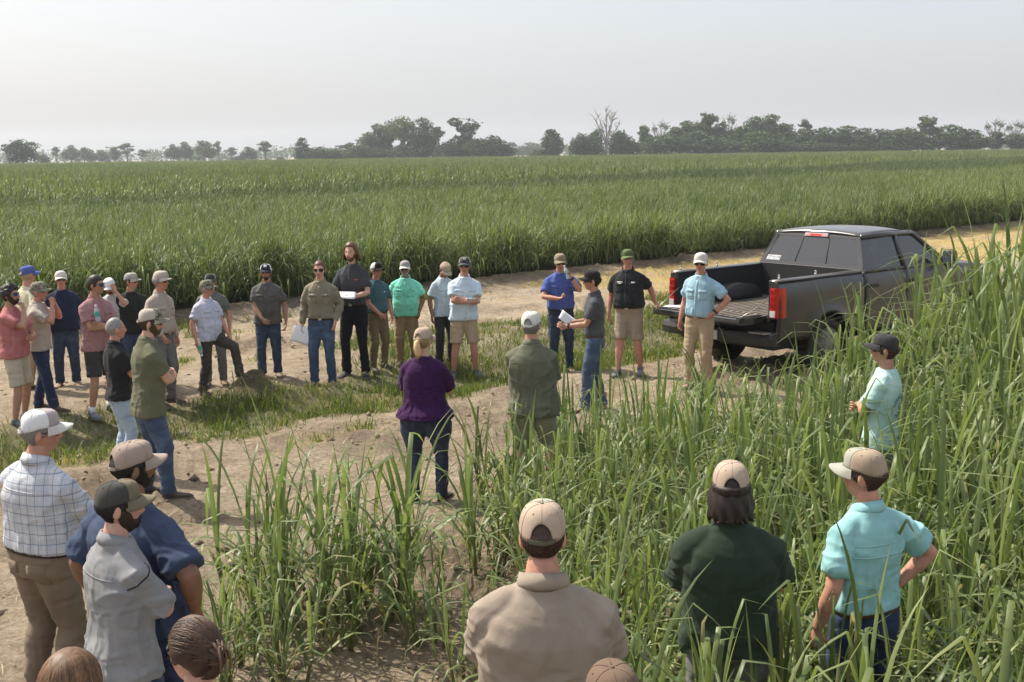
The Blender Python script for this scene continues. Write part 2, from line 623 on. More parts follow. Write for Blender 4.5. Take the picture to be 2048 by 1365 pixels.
def crown_mesh(name, blobs, n, q, mat, seed, shell=0.55):
    """leaf clumps spread through several lobes; blobs = (x, y, z, rx, rz)"""
    g = np.random.default_rng(seed)
    vol = np.array([b[3] ** 2 * b[4] for b in blobs]) ** 0.75
    cnt = (n * vol / vol.sum()).astype(int) + 8
    P = []
    for b, c in zip(blobs, cnt):
        d = g.normal(size=(c, 3)); d /= np.linalg.norm(d, axis=1)[:, None]
        rr = (shell + (1 - shell) * g.random(c)) * (1 + 0.42 * np.array(vnoise(d[:, 0] * 2.5 + seed, d[:, 1] * 2.5 + b[0], d[:, 2] * 2.5)))
        P.append(np.array(b[:3]) + d * rr[:, None] * np.array([b[3], b[3], b[4]]))
    P = np.concatenate(P)
    P = P[vnoise(P[:, 0] * .9, P[:, 1] * .9, P[:, 2] * .9 + seed) > -0.42]
    P = P[P[:, 2] > 0.2]
    n = len(P)
    nr = g.normal(size=(n, 3)); nr /= np.linalg.norm(nr, axis=1)[:, None]
    t = np.cross(nr, g.normal(size=(n, 3))); t /= np.linalg.norm(t, axis=1)[:, None]
    s = np.cross(nr, t)
    sz = (q * (0.5 + g.random(n)))[:, None]
    v = np.stack([P - t * sz, P + s * sz * .7, P + t * sz, P - s * sz * .7], 1).reshape(-1, 3)
    f = np.arange(n * 4).reshape(-1, 4)
    me = mesh_from(name, v, f, smooth=False)
    me.materials.append(mat)
    return me


def trunk_mesh(h, r, limbs, seed, mat, twigs=False):
    mb = MB(); g = random.Random(seed)
    mb.tube([(0, 0, -0.3), (g.uniform(-.1, .1), 0, h * .35), (g.uniform(-.3, .3), .1, h * .7)], [r * 1.3, r, r * .75], 7)
    top = Vector(mb.v[-8])
    for (lx, ly, lz, z0) in limbs:
        a = Vector((0, 0, z0)); b = Vector((lx, ly, lz))
        m = a.lerp(b, .5) + Vector((g.uniform(-.2, .2), 0, (b - a).length * .06))
        mb.tube([a, m, b], [r * .6, r * .4, r * .15], 5)
        if twigs:
            for k in range(9):
                t = g.uniform(.35, 1); p = a.lerp(b, t)
                dv = Vector((g.uniform(-1, 1), g.uniform(-1, 1), g.uniform(.2, 1.2))) * g.uniform(.7, 1.8)
                mb.tube([p, p + dv * .6 + Vector((0, 0, .1)), p + dv], [.07, .05, .03], 4)
    me = mesh_from('trunk', mb.v, mb.f); me.materials.append(mat)
    return me


def lobes(seed, n, R_, H, z0, flat=0.75):
    g = random.Random(seed); out = []
    for k in range(n):
        a = g.uniform(0, 6.28); rr = R_ * math.sqrt(g.random()) * .72
        z = z0 + (H - z0) * g.uniform(.15, .88) * (1 - .25 * rr / R_)
        s = R_ * g.uniform(.36, .58)
        out.append((math.cos(a) * rr, math.sin(a) * rr, z, s, s * flat))
    out.append((0, 0, H - R_ * .38, R_ * .5, R_ * .36))
    return out


# unit trees are 10 m tall; scaled when placed
TREES = {}


def tree_kind(key, R_, z0, nl, q, n, mat, limbs, seed, r=.22, trunk=bark_mat, extra=None, twigs=False):
    bl = lobes(seed, nl, R_, 10, z0) if nl else []
    if extra: bl = bl + extra
    TREES[key] = (crown_mesh('crown', bl, n, q, mat, seed) if bl else None, trunk_mesh(9, r, limbs, seed, trunk, twigs))


L4 = [(2, .5, 7, 3.5), (-2, -.4, 7.2, 3.2), (.5, 2, 7.8, 4), (-.3, -2, 7.6, 4.2)]
tree_kind('oak', 4.4, 1.4, 18, .24, 5200, crown_dark, L4, 1)
tree_kind('round', 3.4, 1.2, 17, .22, 5600, crown_mid, L4, 2)
tree_kind('tall', 2.6, 2.4, 13, .21, 3800, crown_mid, L4, 3)
tree_kind('airy', 3.4, 2.6, 14, .20, 2900, crown_pale, L4, 4, r=.26)
tree_kind('thin', 1.9, 5.2, 7, .19, 1500, crown_mid, [(1, .5, 8, 5), (-1.2, 0, 7.5, 4.5), (.3, -1, 9, 6)], 5, r=.18)
tree_kind('bush', 5.2, .3, 16, .32, 4600, crown_dark, L4, 6)
tree_kind('bush_pale', 5.4, .3, 16, .32, 4600, crown_mid, L4, 16)
tree_kind('tower', 2.0, .4, 9, .22, 3600, crown_dark, L4, 7, extra=[(0, 0, 2.5, 2.1, 2.4), (0, 0, 6, 1.9, 3)])
tree_kind('fork', 1, 1, 0, .21, 3800, crown_dark, [(-1.8, 0, 8.6, 3.5), (1.2, .3, 8, 3.8)], 8,
          extra=[(-1.9, 0, 8.9, 1.5, 1.0), (1.1, 0, 8.3, 1.4, 1.2), (.2, 0, 6.3, 1.3, 1.7), (-.9, 0, 7.5, 1., 1.), (.1, .2, 3.4, 2.2, 2.2), (-1.6, .3, 4.6, 1.5, 1.4)])
tree_kind('palmy', 1.6, 7.2, 5, .2, 1300, crown_mid, [(.8, 0, 9, 6.5), (-.8, .3, 8.8, 6)], 9, r=.3, extra=[(0, 0, 8, 1.6, 1.1), (0, 0, 3, .9, 2.2)])
DL = [(math.cos(a) * rr, math.sin(a) * rr * .7, z, z0) for a, rr, z, z0 in
      ((.2, 2.0, 9.6, 3.0), (3.3, 2.1, 9.3, 3.2), (1.4, 1.0, 10, 4), (4.4, 1.2, 9.9, 3.6), (.9, 2.8, 8.2, 2.6), (2.7, 2.6, 8.5, 2.8), (5.4, 1.9, 9.4, 4.4), (3.8, 3.0, 7.4, 2.4), (6, 3.0, 7.6, 2.6))]
tree_kind('dead', 1, 1, 0, .3, 0, crown_mid, DL, 10, r=.22, trunk=dead_mat, twigs=True)
tree_kind('half_dead', 1, 1, 0, .18, 800, crown_mid, DL, 12, r=.20, trunk=dead_mat, twigs=True,
          extra=[(1.6, 0, 8.6, 1.0, .8), (-1.8, .2, 8.2, .9, .7), (.2, 0, 9.2, .9, .8), (0, 0, 3.5, 1.5, 2)])

TLABEL = {
    'oak': 'broad dark round tree standing alone at the left end of the field horizon',
    'round': 'round green broadleaf tree',
    'tall': 'tall narrow green tree',
    'airy': 'tall pale airy tree',
    'thin': 'thin small-crowned tree',
    'bush': 'low wide dark thicket tree',
    'bush_pale': 'low wide mid green thicket tree',
    'tower': 'dark vine-covered column-like tree',
    'fork': 'dark leaning forked tree',
    'palmy': 'slim tree with mop-like head',
    'dead': 'bare grey leafless dead tree',
    'half_dead': 'half bare grey tree',
}
TREE_ROOTS = {}


def plant_tree(px, top, wpx, kind, D):
    base = on_plane(px, 400); bx = at_depth(px, 310, D).x
    tp = at_depth(px, top, D)
    h = max(2.5, tp.z)
    root = empty('tree', (bx, D, -0.15), random.uniform(0, 6.28) if kind not in ('fork', 'dead', 'half_dead') else random.uniform(-.3, .3))
    lab = TLABEL[kind]
    where = ('in the hazy row beside the lone round tree' if px < 580 else 'in the clump around the leaning forked tree' if px < 1050 else
             'beside the bare dead tree' if px < 1305 else 'in the long unbroken wood behind the pickup' if px < 1830 else 'at the thinning end of the long wood')
    if kind != 'oak':
        lab = lab.replace(' in the tree line beyond the cane field', '').replace(' beyond the cane field', '').replace(' beyond the cane', '').replace(' at the foot of the tree line', '').replace(' above thicket', '').replace(' rising above the thicket', '') + ' ' + where
    tag(root, lab, 'tree', kind.replace('_', ' ') + ' trees ' + where)
    cr, tr = TREES[kind]
    width = {'oak': 8.6, 'round': 6.2, 'tall': 5, 'airy': 6.6, 'thin': 3.6, 'bush': 10, 'bush_pale': 10, 'tower': 4.2, 'fork': 5.4, 'palmy': 3.6, 'dead': 6, 'half_dead': 5.5}[kind]
    sxy = wpx * D / FPX / width * (1.42 if px > 1300 and kind in ('round', 'bush', 'bush_pale', 'airy', 'tall') else 1.05)
    S = Matrix.Diagonal((sxy, sxy, h / 10, 1))
    t = link('trunk', tr, None, root); t.matrix_local = S
    if cr:
        c = link('crown', cr, None, root); c.matrix_local = S
    return root


TL = [(42, 276, 64, 'oak', 380), (84, 308, 28, 'bush', 470), (112, 293, 18, 'thin', 540), (143, 289, 30, 'round', 560), (168, 294, 22, 'tall', 560),
      (178, 296, 26, 'round', 560), (203, 299, 30, 'round', 570), (228, 293, 24, 'tall', 550), (254, 286, 30, 'thin', 540),
      (284, 299, 24, 'thin', 560), (346, 287, 26, 'round', 530), (370, 282, 32, 'round', 530), (408, 280, 46, 'round', 520),
      (437, 282, 18, 'thin', 540), (464, 294, 24, 'thin', 560), (497, 292, 28, 'round', 540), (531, 282, 34, 'thin', 520),
      (478, 311, 30, 'bush', 540), (560, 313, 16, 'bush', 540),
      (604, 274, 32, 'tower', 420), (640, 293, 60, 'bush', 420), (672, 296, 50, 'bush', 425), (700, 285, 34, 'thin', 430),
      (722, 290, 60, 'bush_pale', 415), (736, 264, 44, 'airy', 420), (757, 245, 50, 'round', 425), (782, 238, 44, 'airy', 430),
      (806, 230, 62, 'airy', 425), (848, 232, 52, 'round', 425), (760, 296, 60, 'bush', 415), (812, 288, 70, 'bush_pale', 420), (848, 280, 50, 'tower', 420),
      (876, 252, 32, 'palmy', 415), (896, 282, 50, 'bush', 412), (935, 234, 60, 'fork', 415), (925, 280, 60, 'bush', 415), (955, 277, 60, 'bush_pale', 410),
      (985, 270, 54, 'bush', 412), (1008, 288, 40, 'bush', 412),
      (1024, 284, 26, 'thin', 700), (1045, 291, 50, 'bush', 760), (1062, 284, 50, 'round', 720),
      (1078, 300, 40, 'bush_pale', 420), (1102, 257, 40, 'tower', 420), (1103, 258, 42, 'round', 421),
      (1162, 266, 46, 'bush', 400), (1182, 270, 52, 'bush_pale', 402), (1213, 218, 56, 'dead', 400), (1196, 258, 36, 'thin', 405), (1240, 262, 42, 'bush_pale', 402), (1258, 274, 46, 'bush', 400),
      (1286, 250, 30, 'thin', 410), (1290, 252, 26, 'tall', 415), (1322, 244, 36, 'half_dead', 405),
      (1325, 272, 60, 'bush_pale', 395), (1352, 252, 44, 'round', 400), (1374, 239, 44, 'round', 402), (1412, 224, 44, 'tall', 404), (1395, 262, 80, 'bush', 395),
      (1440, 244, 40, 'round', 402), (1457, 230, 30, 'half_dead', 404), (1448, 280, 70, 'bush_pale', 392), (1478, 252, 46, 'round', 400), (1508, 230, 46, 'round', 400),
      (1540, 226, 50, 'round', 402), (1515, 262, 70, 'bush_pale', 392), (1570, 246, 44, 'round', 400), (1564, 276, 70, 'bush', 392), (1608, 238, 26, 'thin', 402), (1610, 255, 44, 'round', 398),
      (1622, 280, 60, 'bush', 390), (1646, 252, 50, 'round', 398), (1690, 249, 54, 'round', 398), (1668, 284, 60, 'bush', 392), (1726, 254, 44, 'round', 396), (1715, 284, 60, 'bush', 392),
      (1764, 256, 50, 'round', 396), (1752, 284, 60, 'bush_pale', 392), (1796, 256, 44, 'round', 396), (1790, 286, 50, 'bush', 392), (1816, 252, 40, 'airy', 394), (1846, 231, 40, 'thin', 398), (1834, 262, 48, 'round', 394),
      (1864, 234, 26, 'thin', 398), (1878, 252, 34, 'tall', 396), (1902, 247, 46, 'round', 394), (1938, 256, 48, 'round', 392), (1925, 290, 40, 'bush', 392), (1960, 274, 36, 'airy', 420),
      (1988, 240, 40, 'half_dead', 392), (1990, 262, 32, 'tall', 394), (2030, 243, 40, 'half_dead', 390), (2024, 266, 40, 'airy', 392), (2050, 264, 40, 'round', 394), (2085, 258, 50, 'round', 394)]
for a in TL:
    plant_tree(*a)


# the far wood that reads as one hazy mass
def far_woods():
    g = np.random.default_rng(5)
    bl = []
    for k in range(330):
        x = -620 + 1300 * (k + g.random()) / 330; y = 860 + 60 * g.random()
        s = 5 + 5 * g.random()
        bl.append((x, y, 3 + 4.5 * g.random() * (0.6 + .4 * math.sin(k * .11)), s, s * .62))
    me = crown_mesh('far_woods', bl, 26000, 1.0, crown_mid, 77, 0.3)
    o = link('far_woods', me)
    tag(o, 'far hazy blue-green wood along the whole horizon', 'woodland', kind='stuff')


far_woods()
# ================================================================== SUGARCANE
cane_mat = leafy('cane_leaf', (0.088, 0.132, 0.045), (0.235, 0.290, 0.118), 0.38, 0.42, tint=(0.30, 0.27, 0.12))
cane_mid_mat = leafy('cane_leaf_young', (0.078, 0.116, 0.040), (0.195, 0.240, 0.098), 0.36, 0.45, tint=(0.27, 0.29, 0.13), patchy=.22)
cane_deep_mat = leafy('cane_leaf_deep', (0.050, 0.080, 0.025), (0.115, 0.152, 0.054), 0.34, 0.45, patchy=.22)
cane_far_mat = leafy('cane_leaf_far', (0.105, 0.142, 0.052), (0.20, 0.242, 0.10), 0.34, 0.5, patchy=.15)
stalk_mat = plain('cane_stalk', (0.16, 0.17, 0.06), 0.6, vary=0.3, scale=20)


def leaf_geo(p0, az, tilt, length, width, arch, fold, twist, segs=7):
    """one strap leaf: rises at `tilt` from vertical, arches over; fold = where it snaps down (0 = never)"""
    p = np.array(p0, float)
    a = tilt
    dl = length / segs
    vs = []
    for i in range(segs + 1):
        t = i / segs
        d = np.array([math.sin(a) * math.cos(az), math.sin(a) * math.sin(az), math.cos(a)])
        sa = az + math.pi / 2 + twist * t
        s = np.array([math.cos(sa), math.sin(sa), 0.0])
        nrm = np.cross(d, s)
        w = width * (0.55 + 0.9 * t) if t < .35 else width * (0.865 + .1 * (t - .35)) * max(0.03, 1 - ((t - .35) / .65) ** 2.2)
        vs += [p - s * w / 2 - nrm * w * .16, p, p + s * w / 2 - nrm * w * .16]
        if i < segs:
            a2 = a + arch * (t ** 1.6) / segs * 3.0
            if fold and t < fold <= (i + 1) / segs:
                a2 = min(2.75, a + 1.5)
            a = min(a2, 2.9)
            d = np.array([math.sin(a) * math.cos(az), math.sin(a) * math.sin(az), math.cos(a)])
            p = p + d * dl
    f = []
    for i in range(segs):
        b = i * 3
        f += [(b, b + 1, b + 4, b + 3), (b + 1, b + 2, b + 5, b + 4)]
    return vs, f


def make_leaf_specs(seed, shoots, per, H, spread, width=0.026):
    g = random.Random(seed)
    leaves = []; stalks = []
    for s in range(shoots):
        a = g.uniform(0, 6.28); rr = spread * math.sqrt(g.random())
        x, y = math.cos(a) * rr, math.sin(a) * rr
        la = a + g.uniform(-.7, .7); lean = g.uniform(0, .22) + rr * .5
        sh = H * g.uniform(.22, .42)
        tip = (x + math.cos(la) * math.sin(lean) * sh, y + math.sin(la) * math.sin(lean) * sh, sh * math.cos(lean))
        stalks.append(((x, y, -.05), tip))
        az0 = g.uniform(0, 6.28)
        for k in range(per):
            t = (k + .6) / per
            q = tuple(a_ + (b_ - a_) * t for a_, b_ in zip((x, y, 0), tip))
            az = az0 + math.pi * k + g.uniform(-.6, .6)
            young = k >= per - 2
            L = H * (g.uniform(.55, .82) if young else g.uniform(.55, .95)) * (0.7 + .3 * t)
            tilt = g.uniform(.02, .22) if young else g.uniform(.2, .75)
            arch = g.uniform(.1, 1.0) if young else g.uniform(1.1, 3.4)
            fold = g.uniform(.72, .9) if (young and g.random() < .55) else (g.uniform(.5, .8) if g.random() < .3 else 0)
            leaves.append((q, az + (la - az) * .15, tilt, L, width * g.uniform(.7, 1.25), arch, fold, g.uniform(-.8, .8)))
        for k in range(g.choice((0, 1, 1, 2))):             # withered leaves hanging at the foot
            leaves.append(((x, y, sh * g.uniform(.1, .4)), g.uniform(0, 6.28), g.uniform(.7, 1.3), H * g.uniform(.25, .45), width * g.uniform(.35, .7), g.uniform(2.5, 4), 0, g.uniform(-1.5, 1.5)))
    return leaves, stalks


dry_mat = leafy('dry_cane_leaf', (.22, .16, .075), (.40, .31, .16), .25, .8)


def plant_meshes(seed, shoots, per, H, spread, mat, width=.026, segs=7):
    leaves, stalks = make_leaf_specs(seed, shoots, per, H, spread, width)
    mb = MB()
    for l in leaves:
        mb.add(*leaf_geo(*l, segs=segs), 1 if l[2] > .76 else 0)
    me = mesh_from('leaves', mb.v, mb.f); me.materials.append(mat); me.materials.append(dry_mat)
    me.polygons.foreach_set('material_index', mb.m)
    sb = MB()
    for a, b in stalks:
        sb.tube([a, tuple((i + j) / 2 for i, j in zip(a, b)), b], [.018, .015, .008], 6)
    ms = mesh_from('stalks', sb.v, sb.f); ms.materials.append(stalk_mat)
    return me, ms, leaves


PLANTS = [plant_meshes(100 + k, 4 + k % 3, 7, 1.55, .20, cane_mat, width=.034) for k in range(9)]

# people stand in the near block: keep clear of them (filled in by the people list)



def near_density(x, y):
    """0..1 chance of a plant, and its height factor"""
    v = -x * UY + y * UX
    if y < 3.4: return 0, 1
    vlim = NEAR_V - .4 - .42 * min(3.0, max(0, x - .5))
    edge = -.22 + .12 * math.sin(y * 2.1)
    if y < 8.2: edge = .32 + .1 * math.sin(y * 3)
    main = 1.0 if (v < vlim and x > edge) else 0.0
    if v > vlim - .8: main *= .8
    if x < .9 and 7.2 < y < 8.4: main *= .5
    left = 0.0
    if -1.85 < x < -.85 and 7.45 < y < 8.5 + .2 * x: left = 1.0
    elif -2.0 < x < -.3 and 6.5 < y < 7.35: left = .16
    d = max(main, left)
    hf = .74 + .085 * min(3.4, max(0, x - .6)) + .08 * max(0, min(1, (NEAR_V - v) / 3))
    if x > 3.8: hf += .18 * min(2.2, x - 3.8)
    if 4.4 < x < 7.2 and 10.5 < y < 14.6: hf += .16
    if left: hf = 1.06 if y > 7.4 else .66
    return d, hf


LANDMARKS = []


def grow_near_cane():
    for key_, txt in (('minttee', 'around the person in pale mint t-shirt'), ('aqua', 'around the person in aqua shirt'), ('green', 'around the person in forest green t-shirt'),
                      ('tanpolo', 'around the broad person in tan polo'), ('oliveback', 'around the person in olive long sleeves'), ('sky', 'before the person in sky blue shirt')):
        q = PEOPLE[key_]['root'].location; LANDMARKS.append((q.x, q.y, txt))
    LANDMARKS.extend([(-1.4, 7.6, 'in the lone clump left on the bare track'), (6.5, 14.0, 'along the near side of the pickup'), (4.8, 10.5, 'in the thick stand before the pickup')])
    g = random.Random(42)
    spots = []
    tries = 0
    while tries < 9000:
        tries += 1
        y = g.uniform(3.6, 17.5); x = g.uniform(-2.4, min(11.5, y * .5 + 1.4))
        d, hf = near_density(x, y)
        if g.random() > d: continue
        pr = project((x, y, 1.3 * hf))
        if pr[0] > 2120 or pr[1] > 1480: continue
        if any((x - a) ** 2 + (y - b) ** 2 < .30 ** 2 for a, b in PEOPLE_XY): continue
        md = .33 if y < 9 else .37
        if x < -.5: md = .34
        if any((x - a) ** 2 + (y - b) ** 2 < md ** 2 for a, b, _ in spots): continue
        spots.append((x, y, hf))
    spots.sort(key=lambda s: math.hypot(s[0], s[1]))
    leaf_cache = {}
    for i, (x, y, hf) in enumerate(spots):
        k = g.randrange(len(PLANTS))
        me, ms, leaves = PLANTS[k]
        s = hf * g.uniform(.86, 1.14)
        if i < 300:
            root = empty('sugarcane_plant', (x, y, gz(x, y) - .02), g.uniform(0, 6.28))
            root.scale = (s * g.uniform(.9, 1.1),) * 2 + (s,)
            near_to = min(LANDMARKS, key=lambda q: (q[0] - x) ** 2 + (q[1] - y) ** 2)[2]
            tag(root, 'green sugarcane plant with folded strap leaves ' + near_to, 'sugarcane', 'sugarcane plants ' + near_to)
            link('stalks', ms, None, root)
            hero = i < 26
            if hero:
                if k not in leaf_cache:
                    leaf_cache[k] = []
                    for l in leaves:
                        vs, f = leaf_geo(*l, segs=9)
                        m_ = mesh_from('leaf', vs, f); m_.materials.append(dry_mat if l[2] > .76 else cane_obj_mat)
                        leaf_cache[k].append(m_)
                for m_ in leaf_cache[k]:
                    link('leaf', m_, None, root)
            else:
                o = link('leaves', me, None, root); o['kind'] = 'stuff'
        else:
            rest.append((x, y, gz(x, y) - .02, g.uniform(0, 6.28), s, k))
    print('near cane', len(spots))


rest = []
cane_obj_mat = leafy('cane_leaf_single', (0.088, 0.132, 0.045), (0.235, 0.290, 0.118), 0.38, 0.42, per='object', tint=(0.30, 0.27, 0.12))


# ------------------------------------------------------------------ big blocks, scattered with geometry nodes
def instancer(name, protos, pos, rot, scl, idx, label):
    """one object of uncounted plants: points carry rotation, size and which plant"""
    me = bpy.data.meshes.new(name)
    me.vertices.add(len(pos)); me.vertices.foreach_set('co', np.asarray(pos, np.float32).ravel())
    a = me.attributes.new('turn', 'FLOAT_VECTOR', 'POINT'); a.data.foreach_set('vector', np.asarray(rot, np.float32).ravel())
    a = me.attributes.new('size', 'FLOAT_VECTOR', 'POINT'); a.data.foreach_set('vector', np.asarray(scl, np.float32).ravel())
    a = me.attributes.new('which', 'INT', 'POINT'); a.data.foreach_set('value', np.asarray(idx, np.int32))
    o = bpy.data.objects.new(name, me); COL.objects.link(o)
    ng = bpy.data.node_groups.new(name + '_scatter', 'GeometryNodeTree')
    ng.interface.new_socket('Geometry', in_out='INPUT', socket_type='NodeSocketGeometry')
    ng.interface.new_socket('Geometry', in_out='OUTPUT', socket_type='NodeSocketGeometry')
    n_in = ng.nodes.new('NodeGroupInput'); n_out = ng.nodes.new('NodeGroupOutput')
    join = ng.nodes.new('GeometryNodeJoinGeometry')
    for pm in reversed(protos):
        po = bpy.data.objects.new('proto', pm)
        oi = ng.nodes.new('GeometryNodeObjectInfo'); oi.inputs['Object'].default_value = po
        oi.inputs['As Instance'].default_value = True
        ng.links.new(oi.outputs['Geometry'], join.inputs[0])
    ip = ng.nodes.new('GeometryNodeInstanceOnPoints')
    ip.inputs['Pick Instance'].default_value = True

    def attr(nm, t):
        q = ng.nodes.new('GeometryNodeInputNamedAttribute'); q.data_type = t
        q.inputs['Name'].default_value = nm
        return q.outputs['Attribute']
    ng.links.new(n_in.outputs[0], ip.inputs['Points'])
    ng.links.new(join.outputs[0], ip.inputs['Instance'])
    ng.links.new(attr('which', 'INT'), ip.inputs['Instance Index'])
    e2r = ng.nodes.new('FunctionNodeEulerToRotation')
    ng.links.new(attr('turn', 'FLOAT_VECTOR'), e2r.inputs[0])
    ng.links.new(e2r.outputs[0], ip.inputs['Rotation'])
    ng.links.new(attr('size', 'FLOAT_VECTOR'), ip.inputs['Scale'])
    ng.links.new(ip.outputs[0], n_out.inputs[0])
    md = o.modifiers.new('scatter', 'NODES'); md.node_group = ng
    tag(o, label, 'sugarcane', kind='stuff')
    return o


def patch_mesh(seed, n, rad, H, width, mat, segs=4, low=.2):
    """a knot of cane for the distance: fewer, broader leaves over a wider foot"""
    g = random.Random(seed); mb = MB()
    for k in range(n):
        a = g.uniform(0, 6.28); r_ = rad * math.sqrt(g.random())
        z0 = H * g.uniform(low, .55)
        young = g.random() < .35
        mb.add(*leaf_geo((math.cos(a) * r_, math.sin(a) * r_, z0), g.uniform(0, 6.28), g.uniform(.02, .3) if young else g.uniform(.25, .95),
                         (H - z0) * g.uniform(.85, 1.25), width * g.uniform(.7, 1.3), g.uniform(.3, 1.0) if young else g.uniform(1.2, 3.4),
                         g.uniform(.6, .9) if g.random() < .3 else 0, g.uniform(-.8, .8), segs=segs))
    me = mesh_from('cane_knot', mb.v, mb.f); me.materials.append(mat)
    return me


def block_edge(x):
    """the turn row where the second, taller block begins"""
    return 92 + 1.28 * x


def far_cane():
    protos = [patch_mesh(200 + k, 46, .32, 1.45, .027, cane_mid_mat, 7, .02) for k in range(5)]
    protos += [patch_mesh(300 + k, 84, .7, 1.45, .032, cane_mid_mat, 6) for k in range(4)]
    protos += [patch_mesh(400 + k, 110, 1.1, 1.5, .042, cane_deep_mat, 5) for k in range(4)]
    protos += [patch_mesh(500 + k, 110, 2.4, 1.5, .10, cane_far_mat, 4) for k in range(4)]
    P = []; I = []; S = []
    for (v0, v1, dens, i0, ni, jit) in ((FIELD_V + .35, 32, 4.2, 0, 5, .2), (32, 52, 2.2, 5, 4, .2), (52, 105, 1.0, 9, 4, .2), (60, 420, .22, 13, 4, .2)):
        u0, u1 = -30, 60 + v1 * 1.6
        u0 = -20 - v1 * .9
        n = int((u1 - u0) * (v1 - v0) * dens)
        u = rng.uniform(u0, u1, n)
        if v1 <= 35:
            v = v0 + (v1 - v0) * rng.random(n) ** 1.25
        else:
            v = rng.uniform(v0, v1, n)
        x, y = xy_of(u, v)
        k = (np.abs(x) < y * .50 + 3) & (y > 12) & (y < 385 if i0 == 13 else True)
        far = y > block_edge(x)
        gap = np.abs(y - block_edge(x)) < .8
        k &= ~gap
        k &= far if i0 == 13 else ~far
        x = x[k]; y = y[k]
        z = ground_z(x, y) - .03
        P.append(np.column_stack([x, y, z]))
        I.append(rng.integers(i0, i0 + ni, len(x)))
        hv = 1 + .20 * fbm(x * .11, y * .11, 61., 3) + rng.normal(0, .08, len(x))
        if i0 == 13: hv = hv * 1.30
        if i0 == 9: hv = hv * .92
        S.append(np.column_stack([np.ones(len(x)) * (.9 + .2 * rng.random(len(x)))] * 2 + [hv]))
    P = np.concatenate(P); I = np.concatenate(I); S = np.concatenate(S)
    rot = np.column_stack([np.zeros(len(P)), np.zeros(len(P)), rng.random(len(P)) * 6.28])
    print('far cane knots', len(P))
    instancer('sugarcane_field', protos, P, rot, S, I, 'wide green sugarcane field stretching from the track to the tree line')

    # the shaded lower leaf mass that closes the stand to the eye
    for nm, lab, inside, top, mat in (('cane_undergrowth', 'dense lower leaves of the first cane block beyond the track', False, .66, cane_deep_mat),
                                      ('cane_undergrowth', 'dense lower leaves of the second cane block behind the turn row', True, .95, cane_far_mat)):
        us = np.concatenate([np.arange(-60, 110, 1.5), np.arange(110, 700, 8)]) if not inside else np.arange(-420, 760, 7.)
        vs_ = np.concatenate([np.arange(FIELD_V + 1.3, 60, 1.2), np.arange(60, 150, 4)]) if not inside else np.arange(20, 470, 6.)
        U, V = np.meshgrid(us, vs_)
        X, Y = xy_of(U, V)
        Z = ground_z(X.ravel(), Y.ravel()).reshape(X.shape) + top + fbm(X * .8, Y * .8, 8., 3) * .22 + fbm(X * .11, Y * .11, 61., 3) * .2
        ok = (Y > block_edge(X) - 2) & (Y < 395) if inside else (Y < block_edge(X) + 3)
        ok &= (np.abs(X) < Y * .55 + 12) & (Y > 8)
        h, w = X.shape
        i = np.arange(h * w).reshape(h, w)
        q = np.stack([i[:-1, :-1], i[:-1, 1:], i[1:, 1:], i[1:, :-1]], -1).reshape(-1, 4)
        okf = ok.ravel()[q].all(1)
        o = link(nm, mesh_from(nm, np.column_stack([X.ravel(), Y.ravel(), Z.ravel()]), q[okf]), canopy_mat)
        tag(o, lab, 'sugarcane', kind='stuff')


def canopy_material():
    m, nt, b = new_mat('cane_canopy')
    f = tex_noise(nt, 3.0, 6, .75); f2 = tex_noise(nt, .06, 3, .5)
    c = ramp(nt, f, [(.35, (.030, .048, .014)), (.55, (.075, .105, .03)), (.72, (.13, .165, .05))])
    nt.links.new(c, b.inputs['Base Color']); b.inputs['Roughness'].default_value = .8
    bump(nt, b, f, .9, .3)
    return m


canopy_mat = canopy_material()
far_cane()
